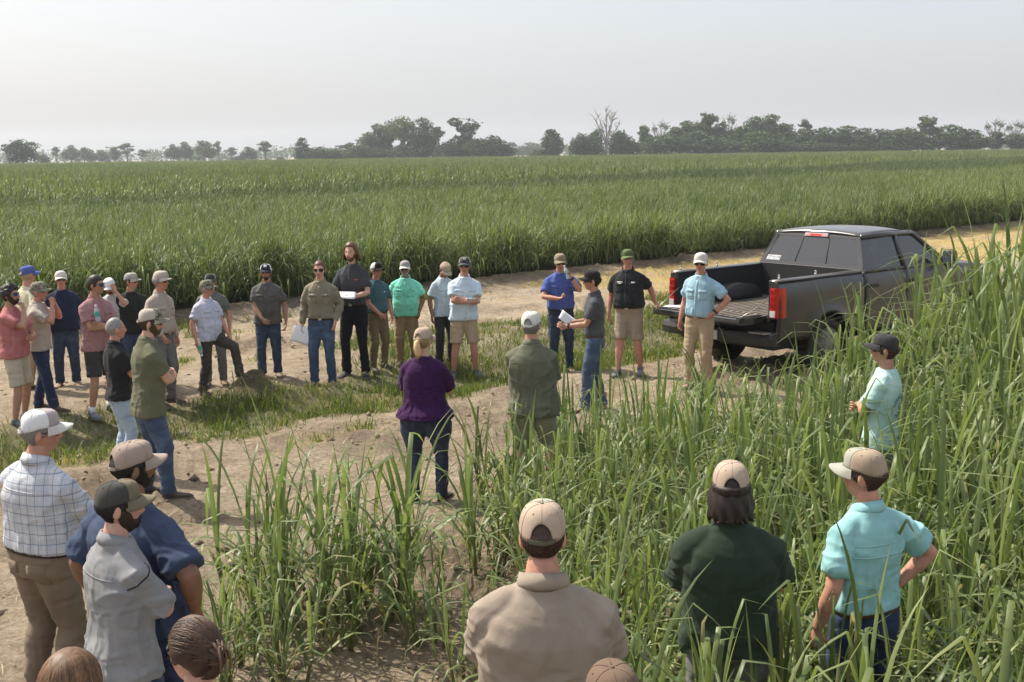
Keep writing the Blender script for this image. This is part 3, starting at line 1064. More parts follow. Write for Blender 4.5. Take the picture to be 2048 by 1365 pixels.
# ================================================================== PEOPLE
def fabric(name, color, pattern=None, c2=None, c3=None, freq=30, vary=.13, weave=900, rough=.9, zf=None):
    key = ('fabric', name)
    if key in MATS: return MATS[key]
    m, nt, b = new_mat(name)
    f = tex_noise(nt, 7, 4, .6)
    c0 = tuple(c * (1 - vary) for c in color); c1 = tuple(min(1, c * (1 + vary)) for c in color)
    col = ramp(nt, f, [(.3, c0), (.7, c1)])
    if pattern:
        tc = N(nt, 'ShaderNodeTexCoord'); sx = N(nt, 'ShaderNodeSeparateXYZ'); nt.links.new(tc.outputs['Object'], sx.inputs[0])

        def band(src, fr, lo, phase=0.0):
            a = N(nt, 'ShaderNodeMath', operation='MULTIPLY_ADD'); nt.links.new(src, a.inputs[0]); a.inputs[1].default_value = fr; a.inputs[2].default_value = phase
            w = N(nt, 'ShaderNodeMath', operation='FRACT'); nt.links.new(a.outputs[0], w.inputs[0])
            s = N(nt, 'ShaderNodeMath', operation='LESS_THAN'); nt.links.new(w.outputs[0], s.inputs[0]); s.inputs[1].default_value = lo
            return s.outputs[0]
        add = N(nt, 'ShaderNodeMath', operation='MULTIPLY_ADD'); nt.links.new(sx.outputs[1], add.inputs[0]); add.inputs[1].default_value = .55; nt.links.new(sx.outputs[0], add.inputs[2])
        xs = add.outputs[0]; zs = sx.outputs[2]
        if pattern == 'plaid':
            for (src, fr, lo, ph, cc, amt) in ((xs, freq * .5, .42, .1, c3, .55), (zs, freq * .5, .42, .3, c3, .55), (xs, freq, .10, 0, c2, .7), (zs, freq, .10, .2, c2, .7), (xs, freq * 2, .07, .35, c2, .35), (zs, freq * 2, .07, .35, c2, .35)):
                mm = N(nt, 'ShaderNodeMath', operation='MULTIPLY'); nt.links.new(band(src, fr, lo, ph), mm.inputs[0]); mm.inputs[1].default_value = amt
                col = mixc(nt, col, cc, mm.outputs[0])
        elif pattern == 'check':
            for (src, fr) in ((xs, freq), (zs, freq)):
                mm = N(nt, 'ShaderNodeMath', operation='MULTIPLY'); nt.links.new(band(src, fr, .45), mm.inputs[0]); mm.inputs[1].default_value = .5
                col = mixc(nt, col, c2, mm.outputs[0])
        elif pattern == 'camo':
            n1 = tex_noise(nt, freq, 2, .5, dist=.6); n2 = tex_noise(nt, freq * 1.3, 2, .5, vec=None, dist=1.1)
            col = mixc(nt, col, c2, ramp(nt, n1, [(.5, (0, 0, 0)), (.53, (1, 1, 1))]))
            col = mixc(nt, col, c3, ramp(nt, n2, [(.56, (0, 0, 0)), (.59, (1, 1, 1))]))
        elif pattern == 'denim':
            n1 = tex_noise(nt, 4.5, 4, .65)
            col = mixc(nt, col, c2, ramp(nt, n1, [(.48, (0, 0, 0)), (.78, (.9, .9, .9))]))
            n2 = tex_noise(nt, 160, 3, .7)
            col = mixc(nt, col, ramp(nt, n2, [(.3, (.7, .7, .72)), (.7, (1.2, 1.2, 1.2))]), .6, 'MULTIPLY')
    nt.links.new(col, b.inputs['Base Color'])
    b.inputs['Roughness'].default_value = rough
    b.inputs['Specular IOR Level'].default_value = .2
    b.inputs['Sheen Weight'].default_value = .04
    fine = tex_noise(nt, 70, 4, .75)
    tc2 = N(nt, 'ShaderNodeTexCoord')
    prev = None
    for sc, rot_, di in (((5.5, 5.5, 2.2), (.35, .5, .2), .7), ((2.6, 2.6, 6.5), (-.3, .25, .6), .8)):
        mp = N(nt, 'ShaderNodeMapping'); mp.inputs['Scale'].default_value = sc; mp.inputs['Rotation'].default_value = rot_
        nt.links.new(tc2.outputs['Object'], mp.inputs[0])
        nn = tex_noise(nt, 1.0, 1.5, .45, vec=mp.outputs[0], dist=di)
        ab = N(nt, 'ShaderNodeMath', operation='SUBTRACT'); nt.links.new(nn, ab.inputs[0]); ab.inputs[1].default_value = .5
        a2 = N(nt, 'ShaderNodeMath', operation='ABSOLUTE'); nt.links.new(ab.outputs[0], a2.inputs[0])
        mr = N(nt, 'ShaderNodeMapRange'); mr.interpolation_type = 'SMOOTHERSTEP'; nt.links.new(a2.outputs[0], mr.inputs[0])
        mr.inputs[1].default_value = 0.0; mr.inputs[2].default_value = .22; mr.inputs[3].default_value = 1.0; mr.inputs[4].default_value = 0.0
        if prev is None: prev = mr.outputs[0]
        else:
            q = N(nt, 'ShaderNodeMath', operation='ADD'); nt.links.new(prev, q.inputs[0]); nt.links.new(mr.outputs[0], q.inputs[1]); prev = q.outputs[0]
    ad = N(nt, 'ShaderNodeMath', operation='MULTIPLY_ADD'); nt.links.new(fine, ad.inputs[0]); ad.inputs[1].default_value = .22; nt.links.new(prev, ad.inputs[2])
    bump(nt, b, ad.outputs[0], .55, .011).name = 'folds'
    MATS[key] = m
    return m


def skin_mat(name, color):
    key = ('skin', name)
    if key in MATS: return MATS[key]
    m, nt, b = new_mat(name)
    at = N(nt, 'ShaderNodeVertexColor', layer_name='tone')
    f = tex_noise(nt, 22, 4, .6)
    c = ramp(nt, f, [(.3, tuple(x * .84 for x in color)), (.7, tuple(min(1, x * 1.12) for x in color))])
    c = mixc(nt, c, at.outputs[0], 1.0, 'MULTIPLY')
    nt.links.new(c, b.inputs['Base Color'])
    b.inputs['Roughness'].default_value = .52
    b.inputs['Specular IOR Level'].default_value = .35
    fine = tex_noise(nt, 160, 3, .6)
    bump(nt, b, fine, .12, .002)
    MATS[key] = m
    return m


def hair_mat(name, color):
    key = ('hair', name)
    if key in MATS: return MATS[key]
    m, nt, b = new_mat(name)
    tc = N(nt, 'ShaderNodeTexCoord'); mp = N(nt, 'ShaderNodeMapping'); mp.inputs['Scale'].default_value = (120, 14, 9)
    nt.links.new(tc.outputs['Object'], mp.inputs[0])
    f = tex_noise(nt, 3.0, 4, .7, vec=mp.outputs[0])
    gi = N(nt, 'ShaderNodeNewGeometry')
    hc = ramp(nt, f, [(.3, tuple(x * .6 for x in color)), (.7, tuple(min(1, x * 1.4) for x in color))])
    hc = mixc(nt, hc, ramp(nt, gi.outputs['Random Per Island'], [(0, (.55,) * 3), (.7, (1.0,) * 3), (1, (1.75, 1.6, 1.45))]), 1.0, 'MULTIPLY')
    nt.links.new(hc, b.inputs['Base Color'])
    b.inputs['Roughness'].default_value = .5
    b.inputs['Specular IOR Level'].default_value = .4
    bump(nt, b, f, .22, .006)
    MATS[key] = m
    return m


SKINS = {'fair': (.56, .33, .24), 'ruddy': (.50, .25, .175), 'tan': (.42, .23, .15), 'brown': (.24, .125, .075), 'dark': (.15, .08, .05)}


# ------------------------------------------------------------------ head
_t = np.linspace(0, 2 * np.pi, 60, endpoint=False)
HT = _t - 0.5 * np.sin(_t)
HP = np.linspace(-np.pi / 2, np.pi / 2, 46)[1:-1]
TH, PH = np.meshgrid(HT, HP)


def head_surface():
    nx = np.sin(TH) * np.cos(PH); ny = np.cos(TH) * np.cos(PH); nz = np.sin(PH)
    x = .0745 * np.sign(nx) * np.abs(nx) ** .92
    y = .097 * ny
    z = .119 * nz
    t = sstep(.15, -.95, nz)
    x = x * (1 - .30 * t)
    y = np.where(ny > 0, y * (1 - .04 * t), y * (1 - .38 * t)) + .020 * t
    y = np.where((ny < 0) & (nz > -.2), y * 1.04, y)
    fr = sstep(.0, .45, ny)
    ax = np.abs(x)
    g = lambda a, s: np.exp(-(a / s) ** 2)
    nose = g(x, .0125) * np.clip(np.interp(z, [-.05, -.043, -.030, -.012, .012, .03], [0, .45, 1, .7, .28, 0]), 0, 1)
    f = .027 * nose + .006 * g(ax - .016, .009) * g(z + .033, .009)
    f += .006 * g(z - .024, .010) * g(x, .05) - .012 * g(ax - .031, .015) * g(z - .006, .011)
    f += .005 * g(ax - .045, .02) * g(z + .02, .018)
    f += .007 * g(x, .021) * (g(z + .057, .006) + .9 * g(z + .071, .006)) - .002 * g(z + .064, .003) * g(x, .02)
    f += .009 * g(x, .022) * g(z + .098, .014)
    y = y + f * fr
    return x, y, z, nx, ny, nz


HX, HY, HZ, HNX, HNY, HNZ = head_surface()


def grid_mesh(X, Y, Z):
    h, w = X.shape
    v = np.column_stack([X.ravel(), Y.ravel(), Z.ravel()])
    i = np.arange(h * w).reshape(h, w)
    f = [(i[a, b], i[a, (b + 1) % w], i[a + 1, (b + 1) % w], i[a + 1, b]) for a in range(h - 1) for b in range(w)]
    f.append(tuple(i[0][::-1])); f.append(tuple(i[-1]))
    return v, f


def head_offset(off):
    """head surface pushed outwards by off (array), for hair and beards"""
    L = np.sqrt((HX / .0745) ** 2 + (HY / .097) ** 2 + (HZ / .119) ** 2) + 1e-6
    nx, ny, nz = HNX, HNY, HNZ
    return HX + nx * off, HY + ny * off, HZ + nz * off


def hair_cover(front=.058, side=-.02, back=-.075):
    """mask of scalp: 1 where hair grows"""
    a = np.abs(np.arctan2(HNX, HNY))           # 0 front .. pi back
    line = np.interp(a, [0, .75, 1.05, 1.35, 1.6, 1.9, 2.3, 3.15], [front, front - .004, .03, side, side + .012, side + .0, back, back - .004])
    return sstep(-.006, .006, HZ - line)


# ------------------------------------------------------------------ arms
UARM, FARM = .280, .255
ARM = {  # wrist, elbow pole, hand direction, palm normal, curl   (for the right arm; x grows outwards)
    'down':   ((.265, .035, .905), (.5, -1, 0), (.05, .12, -1), (-1, .1, 0), .5),
    'back':   ((.05, -.165, 1.00), (1, -.6, 0), (-1, -.1, .1), (0, -1, 0), .5),
    'pocket': ((.212, .085, .965), (.6, -1, 0), (-.15, .3, -1), (-1, -.3, 0), .3),
    'hip':    ((.205, .015, 1.045), (1, -.35, 0), (-.45, .8, -.35), (-.6, -.6, 0), .6),
    'hip_b':  ((.20, -.06, 1.06), (1, -.5, 0), (-.7, -.35, -.4), (-.5, .5, 0), .6),
    'cross1': ((-.045, .225, 1.175), (1, -.25, -.35), (-1, .12, .15), (0, -1, 0), .6),
    'cross2': ((-.05, .185, 1.205), (1, -.25, -.35), (-1, -.05, .1), (0, -1, 0), .5),
    'chin':   ((.025, .195, 1.485), (.5, .5, -1), (-.2, -.35, 1), (-.2, -1, 0), 1.1),
    'mouth':  ((.075, .215, 1.50), (.6, .35, -1), (-.35, -.15, 1), (-.6, -.6, 0), 1.0),
    'brow':   ((.06, .205, 1.60), (.6, .4, -1), (-.35, -.25, 1), (-.2, -1, 0), .5),
    'fold':   ((.02, .23, 1.13), (1, -.35, -.3), (-1, .05, .05), (0, -1, 0), .6),
    'front':  ((.12, .30, 1.12), (.7, -.4, -.8), (-.45, 1, .1), (-.3, 0, 1), .5),
    'clasp':  ((.06, .20, .97), (.9, -.5, -.1), (-.9, .3, -.5), (0, -1, 0), .7),
}


def ik(S, W, pole, a, b):
    d = W - S; L = d.length
    if L > (a + b) * .999:
        W = S + d * ((a + b) * .999 / L); d = W - S; L = d.length
    c = (a * a + L * L - b * b) / (2 * a * L)
    c = max(-1, min(1, c))
    n = d.normalized()
    p = (pole - n * pole.dot(n)).normalized()
    return S + n * (a * c) + p * (a * math.sqrt(1 - c * c)), W


TZ = [.80, .87, .95, 1.02, 1.10, 1.20, 1.30, 1.38, 1.44, 1.485, 1.52]
TW = [.150, .162, .164, .156, .154, .161, .170, .166, .132, .092, .064]
TF = [.084, .094, .099, .100, .105, .112, .117, .106, .086, .070, .060]
TB = [.104, .116, .112, .096, .092, .103, .114, .112, .096, .078, .064]


def torso_rings(sp, z0, z1, grow, flare=0.0, n=36, tuck=0.0):
    bld, belly, hips = sp.get('build', 1), sp.get('belly', 0), sp.get('hips', 1)
    zs = [z0] + [z for z in TZ if z0 + .02 < z < z1 - .012] + [z1]
    out = []
    for z in zs:
        w = np.interp(z, TZ, TW); f = np.interp(z, TZ, TF); b_ = np.interp(z, TZ, TB)
        k = bld + (1 - bld) * sstep(1.26, 1.51, z) if z > 1.26 else bld
        bl = math.exp(-((z - 1.07) / .13) ** 2) * belly
        hp = 1 + (hips - 1) * math.exp(-((z - .90) / .12) ** 2)
        w = w * k * hp + bl * .035; f = f * (1 + (k - 1) * .8) + bl * .10; b_ = b_ * (1 + (k - 1) * .6) * (1 + (hp - 1) * 1.1) + bl * .012
        g = grow + flare * max(0, 1 - (z - z0) / .12)
        if tuck: g += tuck * math.exp(-((z - z0 - .05) / .05) ** 2)
        ring = []
        for i in range(n):
            a = 2 * math.pi * i / n
            c, s = math.cos(a), math.sin(a)
            e = 2 / 2.35
            x = (w + g) * math.copysign(abs(c) ** e, c)
            y = ((f if s > 0 else b_) + g) * math.copysign(abs(s) ** e, s)
            ring.append(Vector((x, y, z)))
        out.append(ring)
    return out


def remeshed(mb, voxel, smooth=3):
    me = mesh_from('tmp', mb.v, mb.f)
    o = bpy.data.objects.new('tmp', me); COL.objects.link(o)
    r = o.modifiers.new('r', 'REMESH'); r.mode = 'VOXEL'; r.voxel_size = voxel; r.use_smooth_shade = True
    s = o.modifiers.new('s', 'SMOOTH'); s.factor = .5; s.iterations = smooth
    return o


def harvest(objs):
    dg = bpy.context.evaluated_depsgraph_get(); dg.update()
    res = []
    for o in objs:
        me = bpy.data.meshes.new_from_object(o.evaluated_get(dg))
        res.append(me)
    for o in objs:
        old = o.data; bpy.data.objects.remove(o); bpy.data.meshes.remove(old)
    return res


def get_vn(me):
    n = len(me.vertices)
    v = np.empty(n * 3, np.float32); me.vertices.foreach_get('co', v)
    nn = np.empty(n * 3, np.float32); me.vertices.foreach_get('normal', nn)
    return v.reshape(-1, 3).astype(float), nn.reshape(-1, 3).astype(float)


def set_v(me, v):
    me.vertices.foreach_set('co', v.astype(np.float32).ravel()); me.update()


def ridge(x, y, z):
    return 1.3 * (1 - np.abs(vnoise(x, y, z))) ** 4 - .40


def wrinkle_shirt(me, seed, amp, hem=0):
    v, n = get_vn(me)
    x, y, z = v.T
    s = seed * 3.7
    low = .35 + .65 * sstep(1.42, 1.1, z)
    arm = sstep(.2, .27, np.abs(x))
    w = np.maximum(low, arm)
    th = np.arctan2(x, y)
    d = amp * .55 * fbm(x * 6 + s, y * 6, z * 3.5 + s, 2)
    # pulls running down from the shoulders and gathering above the waist
    d += amp * .75 * ridge(x * 15 + s + fbm(x * 5, y * 5, z * 3, 2) * 1.2, y * 15, z * 2.6 + s) * sstep(1.40, 1.08, z)
    d += amp * .8 * ridge(x * 4 - z * 8 * np.sign(x) + s, y * 5, z * 4 + s * 2) * sstep(1.47, 1.3, z) * (.35 + .65 * sstep(.05, .16, np.abs(x)))
    d += amp * .5 * ridge(x * 24 + s + z * 6, y * 24, z * 6 - s) * sstep(1.3, 1.0, z)
    # short crosswise creases in the sleeves and at the armpits
    d += amp * .9 * ridge(x * 9 + s, y * 9 + z * 6, z * 16 + s) * arm
    if hem: d = d * (.12 + .88 * sstep(hem - .01, hem + .08, z)) + .002
    set_v(me, v + n * d[:, None])


def wrinkle_legs(me, seed, amp, zb):
    v, n = get_vn(me)
    x, y, z = v.T
    s = seed * 2.9
    ank = sstep(.42, .12, z); kn = np.exp(-((z - .52) / .12) ** 2); cr = np.exp(-((z - .86) / .09) ** 2)
    d = amp * .9 * fbm(x * 6 + s, y * 6, z * 3.5, 3)
    d += amp * 1.5 * ridge(x * 5 + s, y * 5, z * 17 + s) * (ank * .95 + kn * .6 + .12)
    d += amp * .9 * ridge(x * 9 + z * 9 * np.sign(x) + s, y * 9, z * 9) * (cr + .15)
    set_v(me, v + n * d[:, None])


def sphere_geo(c, r, nu=10, nv=7, rot=None):
    vs = []; fs = []
    for j in range(nv + 1):
        p = math.pi * j / nv
        for i in range(nu):
            a = 2 * math.pi * i / nu
            q = Vector((r[0] * math.sin(p) * math.cos(a), r[1] * math.sin(p) * math.sin(a), r[2] * math.cos(p)))
            if rot is not None: q = rot @ q
            vs.append(Vector(c) + q)
    for j in range(nv):
        for i in range(nu):
            k = (i + 1) % nu
            fs.append((j * nu + i, (j + 1) * nu + i, (j + 1) * nu + k, j * nu + k))
    return vs, fs


def hand_geo(mb_palm, mb_fing, W, d, nrm, curl, side, grip=0.0):
    """palm into one builder, five fingers into the other"""
    d = d.normalized(); nrm = (nrm - d * nrm.dot(d)).normalized()
    s = d.cross(nrm).normalized()          # across the knuckles
    rs = []
    for t, w, th in ((-.03, .026, .024), (0, .030, .021), (.03, .038, .018), (.065, .042, .016), (.092, .040, .012)):
        c = W + d * t
        rs.append([c + s * (w * math.cos(a)) + nrm * (th * math.sin(a)) for a in [2 * math.pi * k / 12 for k in range(12)]])
    mb_palm.rings(rs)
    L = (.070, .080, .075, .058)
    thumb_side = -1 if side > 0 else 1
    for k in range(4):
        off = (1.5 - k) * .0195 * -thumb_side * -1
        q = W + d * .083 + s * (off * 1.0)
        dd = d.copy(); p = [q - d * .02, q]
        ang = 0
        for j, fr in enumerate((.42, .33, .25)):
            ang += curl * (.55 + .25 * j) + .04 * k * curl
            p.append(p[-1] + (d * math.cos(ang) + nrm * math.sin(ang)) * L[k] * fr)
        mb_fing.tube(p, [.0092, .0092, .0088, .0082, .006], 7)
    ts = s * thumb_side
    q = W + d * .018 + ts * .026
    p = [q - ts * .012, q, q + (d * .7 + ts * .6 + nrm * .35) * .036, q + (d * 1.35 + ts * .55 + nrm * (.6 + .5 * curl)) * .048]
    mb_fing.tube(p, [.0125, .012, .0105, .0075], 7)


SHOE_CACHE = {}


def shoe_geo(boot):
    """a shoe along +Y with its heel at the origin, sole at z = 0"""
    up = MB(); so = MB()
    prof = [(-.055, .022, .055), (-.045, .034, .082), (0, .038, .098 if boot else .085), (.05, .040, .088 if boot else .074), (.10, .046, .064), (.15, .049, .05), (.19, .042, .042), (.215, .022, .03)]
    rs = []
    for y, w, h in prof:
        ring = []
        for k in range(12):
            a = 2 * math.pi * k / 12
            zz = math.sin(a)
            ring.append(Vector((w * math.cos(a) * (1 if zz < 0 else 1 - .25 * zz), y, .014 + (h - .014) * (.5 + .5 * zz))))
        rs.append(ring)
    up.rings(rs)
    if boot:
        up.tube([(0, -.008, .06), (0, -.004, .13), (0, .0, .21)], [.046, .050, .058], 12)
    else:
        up.tube([(0, -.005, .05), (0, -.004, .10)], [.042, .044], 12)
    out = [(-.06, .030), (-.04, .040), (.0, .041), (.05, .040), (.10, .048), (.15, .052), (.19, .045), (.222, .02)]
    lo = [Vector((w, y, 0)) for y, w in out] + [Vector((-w, y, 0)) for y, w in reversed(out)]
    so.rings([lo, [p + Vector((0, 0, .022)) for p in lo]])
    return mesh_from('shoe', up.v, up.f), mesh_from('sole', so.v, so.f, smooth=False)


def project_patch(bvh, o, ux, uz, dirv, nx, nz, w, h, lift, thick=.003):
    """a cloth patch laid on a garment: grid around o, dropped along dirv"""
    v = []; ok = True
    for j in range(nz + 1):
        for i in range(nx + 1):
            p = o + ux * ((i / nx - .5) * w) + uz * ((j / nz - .5) * h)
            hit = bvh.ray_cast(p - dirv * .5, dirv, 1.2)
            if hit[0] is None: return None
            v.append(hit[0] - dirv * lift)
    m = len(v)
    v += [p + dirv * (thick + lift + .004) for p in v]
    W = nx + 1
    f = []
    for j in range(nz):
        for i in range(nx):
            a = j * W + i
            f.append((a, a + 1, a + W + 1, a + W)); f.append((m + a, m + a + W, m + a + W + 1, m + a + 1))
    border = [i for i in range(W)] + [W - 1 + W * j for j in range(1, nz + 1)] + [nz * W + i for i in reversed(range(nx))] + [W * j for j in reversed(range(1, nz))]
    for k in range(len(border)):
        a, b = border[k], border[(k + 1) % len(border)]
        f.append((a, m + a, m + b, b))
    return v, f


PEOPLE = {}
PEOPLE_XY = []


def person(key, sp):
    near = sp.get('near', False)
    seed = (sum(ord(c) * (i + 3) for i, c in enumerate(key)) % 97) / 7.0
    skin = skin_mat('skin_' + sp.get('skin', 'ruddy'), SKINS[sp.get('skin', 'ruddy')])
    # ---- where: the feet on the ground, the size from the top of the head
    px, top = sp['px'], sp['top']
    H0 = 1.825 if sp.get('cap') else 1.80
    if 'at' in sp:
        x, y = sp['at']
        zg = gz(x, y)
        h = sp['h']
    elif 'feet' in sp:
        g = on_plane(sp.get('fx', px), sp['feet'])
        for _ in range(3):
            g = on_plane(sp.get('fx', px), sp['feet'], gz(g.x, g.y))
        x, y = g.x, g.y; zg = gz(x, y)
        h = at_depth(px, top, y).z - zg
    else:
        h = sp['h']
        d = ray(px, top)
        zt = h
        for _ in range(3):
            t = (zt - CAM_H) / d.z
            x, y = d.x * t, d.y * t; zt = h + gz(x, y)
        zg = gz(x, y)
        h = at_depth(px, top, y).z - zg
    s = h / H0
    root = empty('person', (x, y, zg), R(sp['yaw']))
    root.scale = (s, s, s)
    tag(root, sp['label'], 'person', 'people at the field meeting')
    PEOPLE_XY.append((x, y))
    MW = Matrix.Translation((x, y, zg)) @ Matrix.Rotation(R(sp['yaw']), 4, 'Z') @ Matrix.Diagonal((s, s, s, 1))
    bld = sp.get('build', 1); kw = 1 + (bld - 1) * .6
    gr = random.Random(int(seed * 1000)); lean = R(sp.get('lean', gr.uniform(-3, 4))); tilt = R(sp.get('tilt', gr.uniform(-2.5, 2.5))); twist = R(sp.get('twist', gr.uniform(-9, 9)))
    piv = Vector((0, 0, .95))
    M = Matrix.Translation(piv) @ Matrix.Rotation(twist, 4, 'Z') @ Matrix.Rotation(-lean, 4, 'X') @ Matrix.Rotation(tilt, 4, 'Y') @ Matrix.Translation(-piv)
    vox = .0165 if near else .0195

    # ---- legs
    feet = sp.get('stance', [(.125, .02, 0, 14), (-.125, -.02, 0, 12)])
    rl = 1 + (bld - 1) * .55
    pants = sp.get('pants', ('long', fabric('khaki_cotton', (.40, .31, .21))))
    ptype, pmat = pants[0], pants[1]
    body = MB(); fing = MB(); cloth = MB(); trous = MB()
    legs = []
    tucked_ = sp.get('tuck', True); ut = 1.0 if tucked_ else .93
    for i, sd in enumerate((1, -1)):
        fx, fy, fz, toe = feet[i]
        hip = Vector((.088 * sd * sp.get('hips', 1), 0, .90))
        ank = Vector((fx, fy, fz + .085))
        knee, _ = ik(hip, ank, Vector((.12 * sd, 1, 0)), .425, .405)
        ankle = hip + (ank - hip) * min(1, .829 / max(.01, (ank - hip).length))
        legs.append((hip, knee, ankle, toe * sd, fz))
        body.tube([hip + Vector((0, 0, .03)), hip.lerp(knee, .5), knee, knee.lerp(ankle, .35), ankle, ankle - Vector((0, 0, .05))],
                  [q_ * (.8 if ptype == 'long' else 1) for q_ in (.088 * rl, .072 * rl, .052 * rl, .056 * rl, .036, .036)], 14)
        hg = sp.get('hips', 1)
        if ptype == 'long':
            sl = sp.get('slim', 1.0)
            back = Vector((0, -.012, 0))
            trous.tube([hip + Vector((0, -.004, .06)), hip.lerp(knee, .35), hip.lerp(knee, .75), knee, knee.lerp(ankle, .35) + back, knee.lerp(ankle, .8), ankle - Vector((0, 0, .035))],
                       [.104 * rl * hg * ut, .098 * rl * hg, .083 * rl, .074 * rl * sl, .073 * rl * sl, .068 * sl, .074 * sl], 18)
        else:
            end = hip.lerp(knee, pants[2] if len(pants) > 2 else .92)
            trous.tube([hip + Vector((0, -.004, .06)), hip.lerp(end, .4), hip.lerp(end, .8), end], [.104 * rl * ut, .098 * rl, .090 * rl, .090 * rl], 18)
    # ---- trunk
    for r_ in (torso_rings(sp, .84, 1.52, -.030),):
        body.rings([[M @ p if p.z > .95 else p for p in q] for q in r_])
    body.tube([M @ Vector((0, -.015, 1.44)), M @ Vector((0, -.006, 1.53)), M @ Vector((0, .012, 1.62))], [.068 * kw, .0585 * kw, .056], 14)
    pr = torso_rings(sp, .83, 1.01, .008 if tucked_ else -.014)
    trous.rings([[M @ p if p.z > .95 else p for p in q] for q in pr])
    shirt = sp['shirt']; stype, smat = shirt[0], shirt[1]
    tucked = sp.get('tuck', True)
    loose = sp.get('loose', .014) + (0 if tucked_ else .006)
    z_hem = .985 if tucked else sp.get('hem', .865)
    sr = torso_rings(sp, z_hem, 1.525, loose, 0 if tucked else .026, tuck=.016 if tucked else 0)
    cloth.rings([[M @ p if p.z > .95 else p for p in q] for q in sr])
    # ---- arms
    hands = {}
    arms = {}
    for sd, name in ((1, sp.get('rarm', 'down')), (-1, sp.get('larm', 'down'))):
        a = ARM[name] if isinstance(name, str) else name
        mir = lambda v: Vector((v[0] * sd, v[1], v[2]))
        bf = sp.get('belly', 0) * .07
        if callable(a[0]):                                  # a point in the world to reach for
            W = M.inverted() @ (MW.inverted() @ a[0]())
        else:
            W = mir(a[0])
        if callable(a[0]): pass
        elif abs(W.x) < .2 and .9 < W.z < 1.4 and W.y > 0: W.y += bf + (bld - 1) * .1
        if not callable(a[0]) and abs(W.x) >= .19: W.x *= (1 + (bld - 1) * .75)
        S = M @ Vector((.163 * kw * sd, -.008, 1.408 - .11 * max(0, kw - 1)))
        W = M @ W
        pole = (M.to_3x3() @ mir(a[1]))
        E, W = ik(S, W, pole, UARM, FARM)
        ra = 1 + (bld - 1) * .6
        body.tube([S, S.lerp(E, .5), E, E.lerp(W, .3), W.lerp(E, .1), W], [.056 * ra, .050 * ra, .042 * ra, .044 * ra, .030 * ra, .028 * ra], 12)
        cl = M @ Vector((.040 * sd, -.012, 1.482))
        slv = 1.0 if stype != 'long' else 0
        cloth.tube([cl, S.lerp(cl, .5) + Vector((0, 0, .004)), S + Vector((0, 0, -.004)), S.lerp(E, .35)], [.040, .054 * kw, .067 * kw, .068 * ra], 14)
        if stype == 'long':
            cloth.tube([S, S.lerp(E, .5), E, E.lerp(W, .35), E.lerp(W, .9), E.lerp(W, .99)], [.066 * ra, .066 * ra, .060 * ra, .056 * ra, .044, .042], 14)
        else:
            fr = sp.get('sleeve', .72)
            cloth.tube([S, S.lerp(E, fr * .5), S.lerp(E, fr)], [.066 * ra, .070 * ra, .074 * ra], 14)
        d = (M.to_3x3() @ mir(a[2])).normalized(); nr = M.to_3x3() @ mir(a[3])
        hand_geo(body, fing, W, d, nr, a[4], sd)
        hands[sd] = (W, d, nr.normalized())
        arms[sd] = (S, E, W)
    ob = [remeshed(body, vox, 2), remeshed(cloth, .0098 if near else .0158, 3), remeshed(trous, .0155 if near else .0180, 3)]
    mbody, mshirt, mtrous = harvest(ob)
    wrinkle_shirt(mshirt, seed, 1.55 * sp.get('crease', .0065), z_hem if tucked else 0)
    wrinkle_legs(mtrous, seed, .0088 if ptype == 'long' else .006, 0)

    # ---- head, joined on to the body's neck
    hy, hp, hr = sp.get('head', (0, 0, 0))[:3] if len(sp.get('head', (0, 0))) > 2 else (*sp.get('head', (0, 0)), 0)
    HM = M @ Matrix.Translation((0, .012, 1.60)) @ Matrix.Rotation(R(hy), 4, 'Z') @ Matrix.Rotation(R(-hp), 4, 'X') @ Matrix.Rotation(R(hr), 4, 'Y') @ Matrix.Translation((0, .006, .083)) @ Matrix.Scale(1.045, 4)
    fw = sp.get('face', 1.0)
    hv, hf = grid_mesh(HX * fw, HY, HZ)
    tone = np.ones((len(hv), 4))
    gx, gzz, gy = hv[:, 0], hv[:, 2], hv[:, 1]
    lips = np.exp(-(gx / .022) ** 2) * np.exp(-((gzz + .064) / .010) ** 2) * (gy > .05)
    cheek = np.exp(-((np.abs(gx) - .045) / .02) ** 2 - ((gzz + .03) / .025) ** 2) * (gy > .02) + np.exp(-(gx / .015) ** 2 - ((gzz + .03) / .014) ** 2) * (gy > .09)
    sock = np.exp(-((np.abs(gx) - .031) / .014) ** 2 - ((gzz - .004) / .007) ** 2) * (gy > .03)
    tone[:, 1] *= 1 - .35 * lips - .16 * cheek; tone[:, 2] *= 1 - .3 * lips - .16 * cheek
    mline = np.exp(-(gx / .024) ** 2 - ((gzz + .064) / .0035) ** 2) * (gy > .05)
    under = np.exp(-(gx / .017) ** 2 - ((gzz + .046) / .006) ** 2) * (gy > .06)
    tone[:, :3] *= (1 - .14 * lips - .6 * sock - .45 * mline - .35 * under)[:, None]  # shade of eye sockets, mouth crease and nose underside painted into the tone
    if sp.get('stubble'):
        st = sstep(-.03, -.055, gzz) * (gy > 0) * .4
        tone[:, :3] *= (1 - st)[:, None]
    hw = [HM @ Vector(p) for p in hv]
    extra = MB(); extra.add(hw, hf)
    for sd in (1, -1):
        ev, ef = sphere_geo((.0765 * sd * fw, -.010, -.008), (.010, .020, .032), 10, 7, Matrix.Rotation(R(-18) * sd, 3, 'Z') @ Matrix.Rotation(R(-10), 3, 'X'))
        extra.add([HM @ p for p in ev], ef)
    nb = len(mbody.vertices)
    v0, _ = get_vn(mbody)
    polys = [tuple(p.vertices) for p in mbody.polygons]
    V = np.vstack([v0, np.array([tuple(p) for p in extra.v]), np.array(fing.v)])
    F = polys + [tuple(i + nb for i in f) for f in extra.f] + [tuple(i + nb + len(extra.v) for i in f) for f in fing.f]
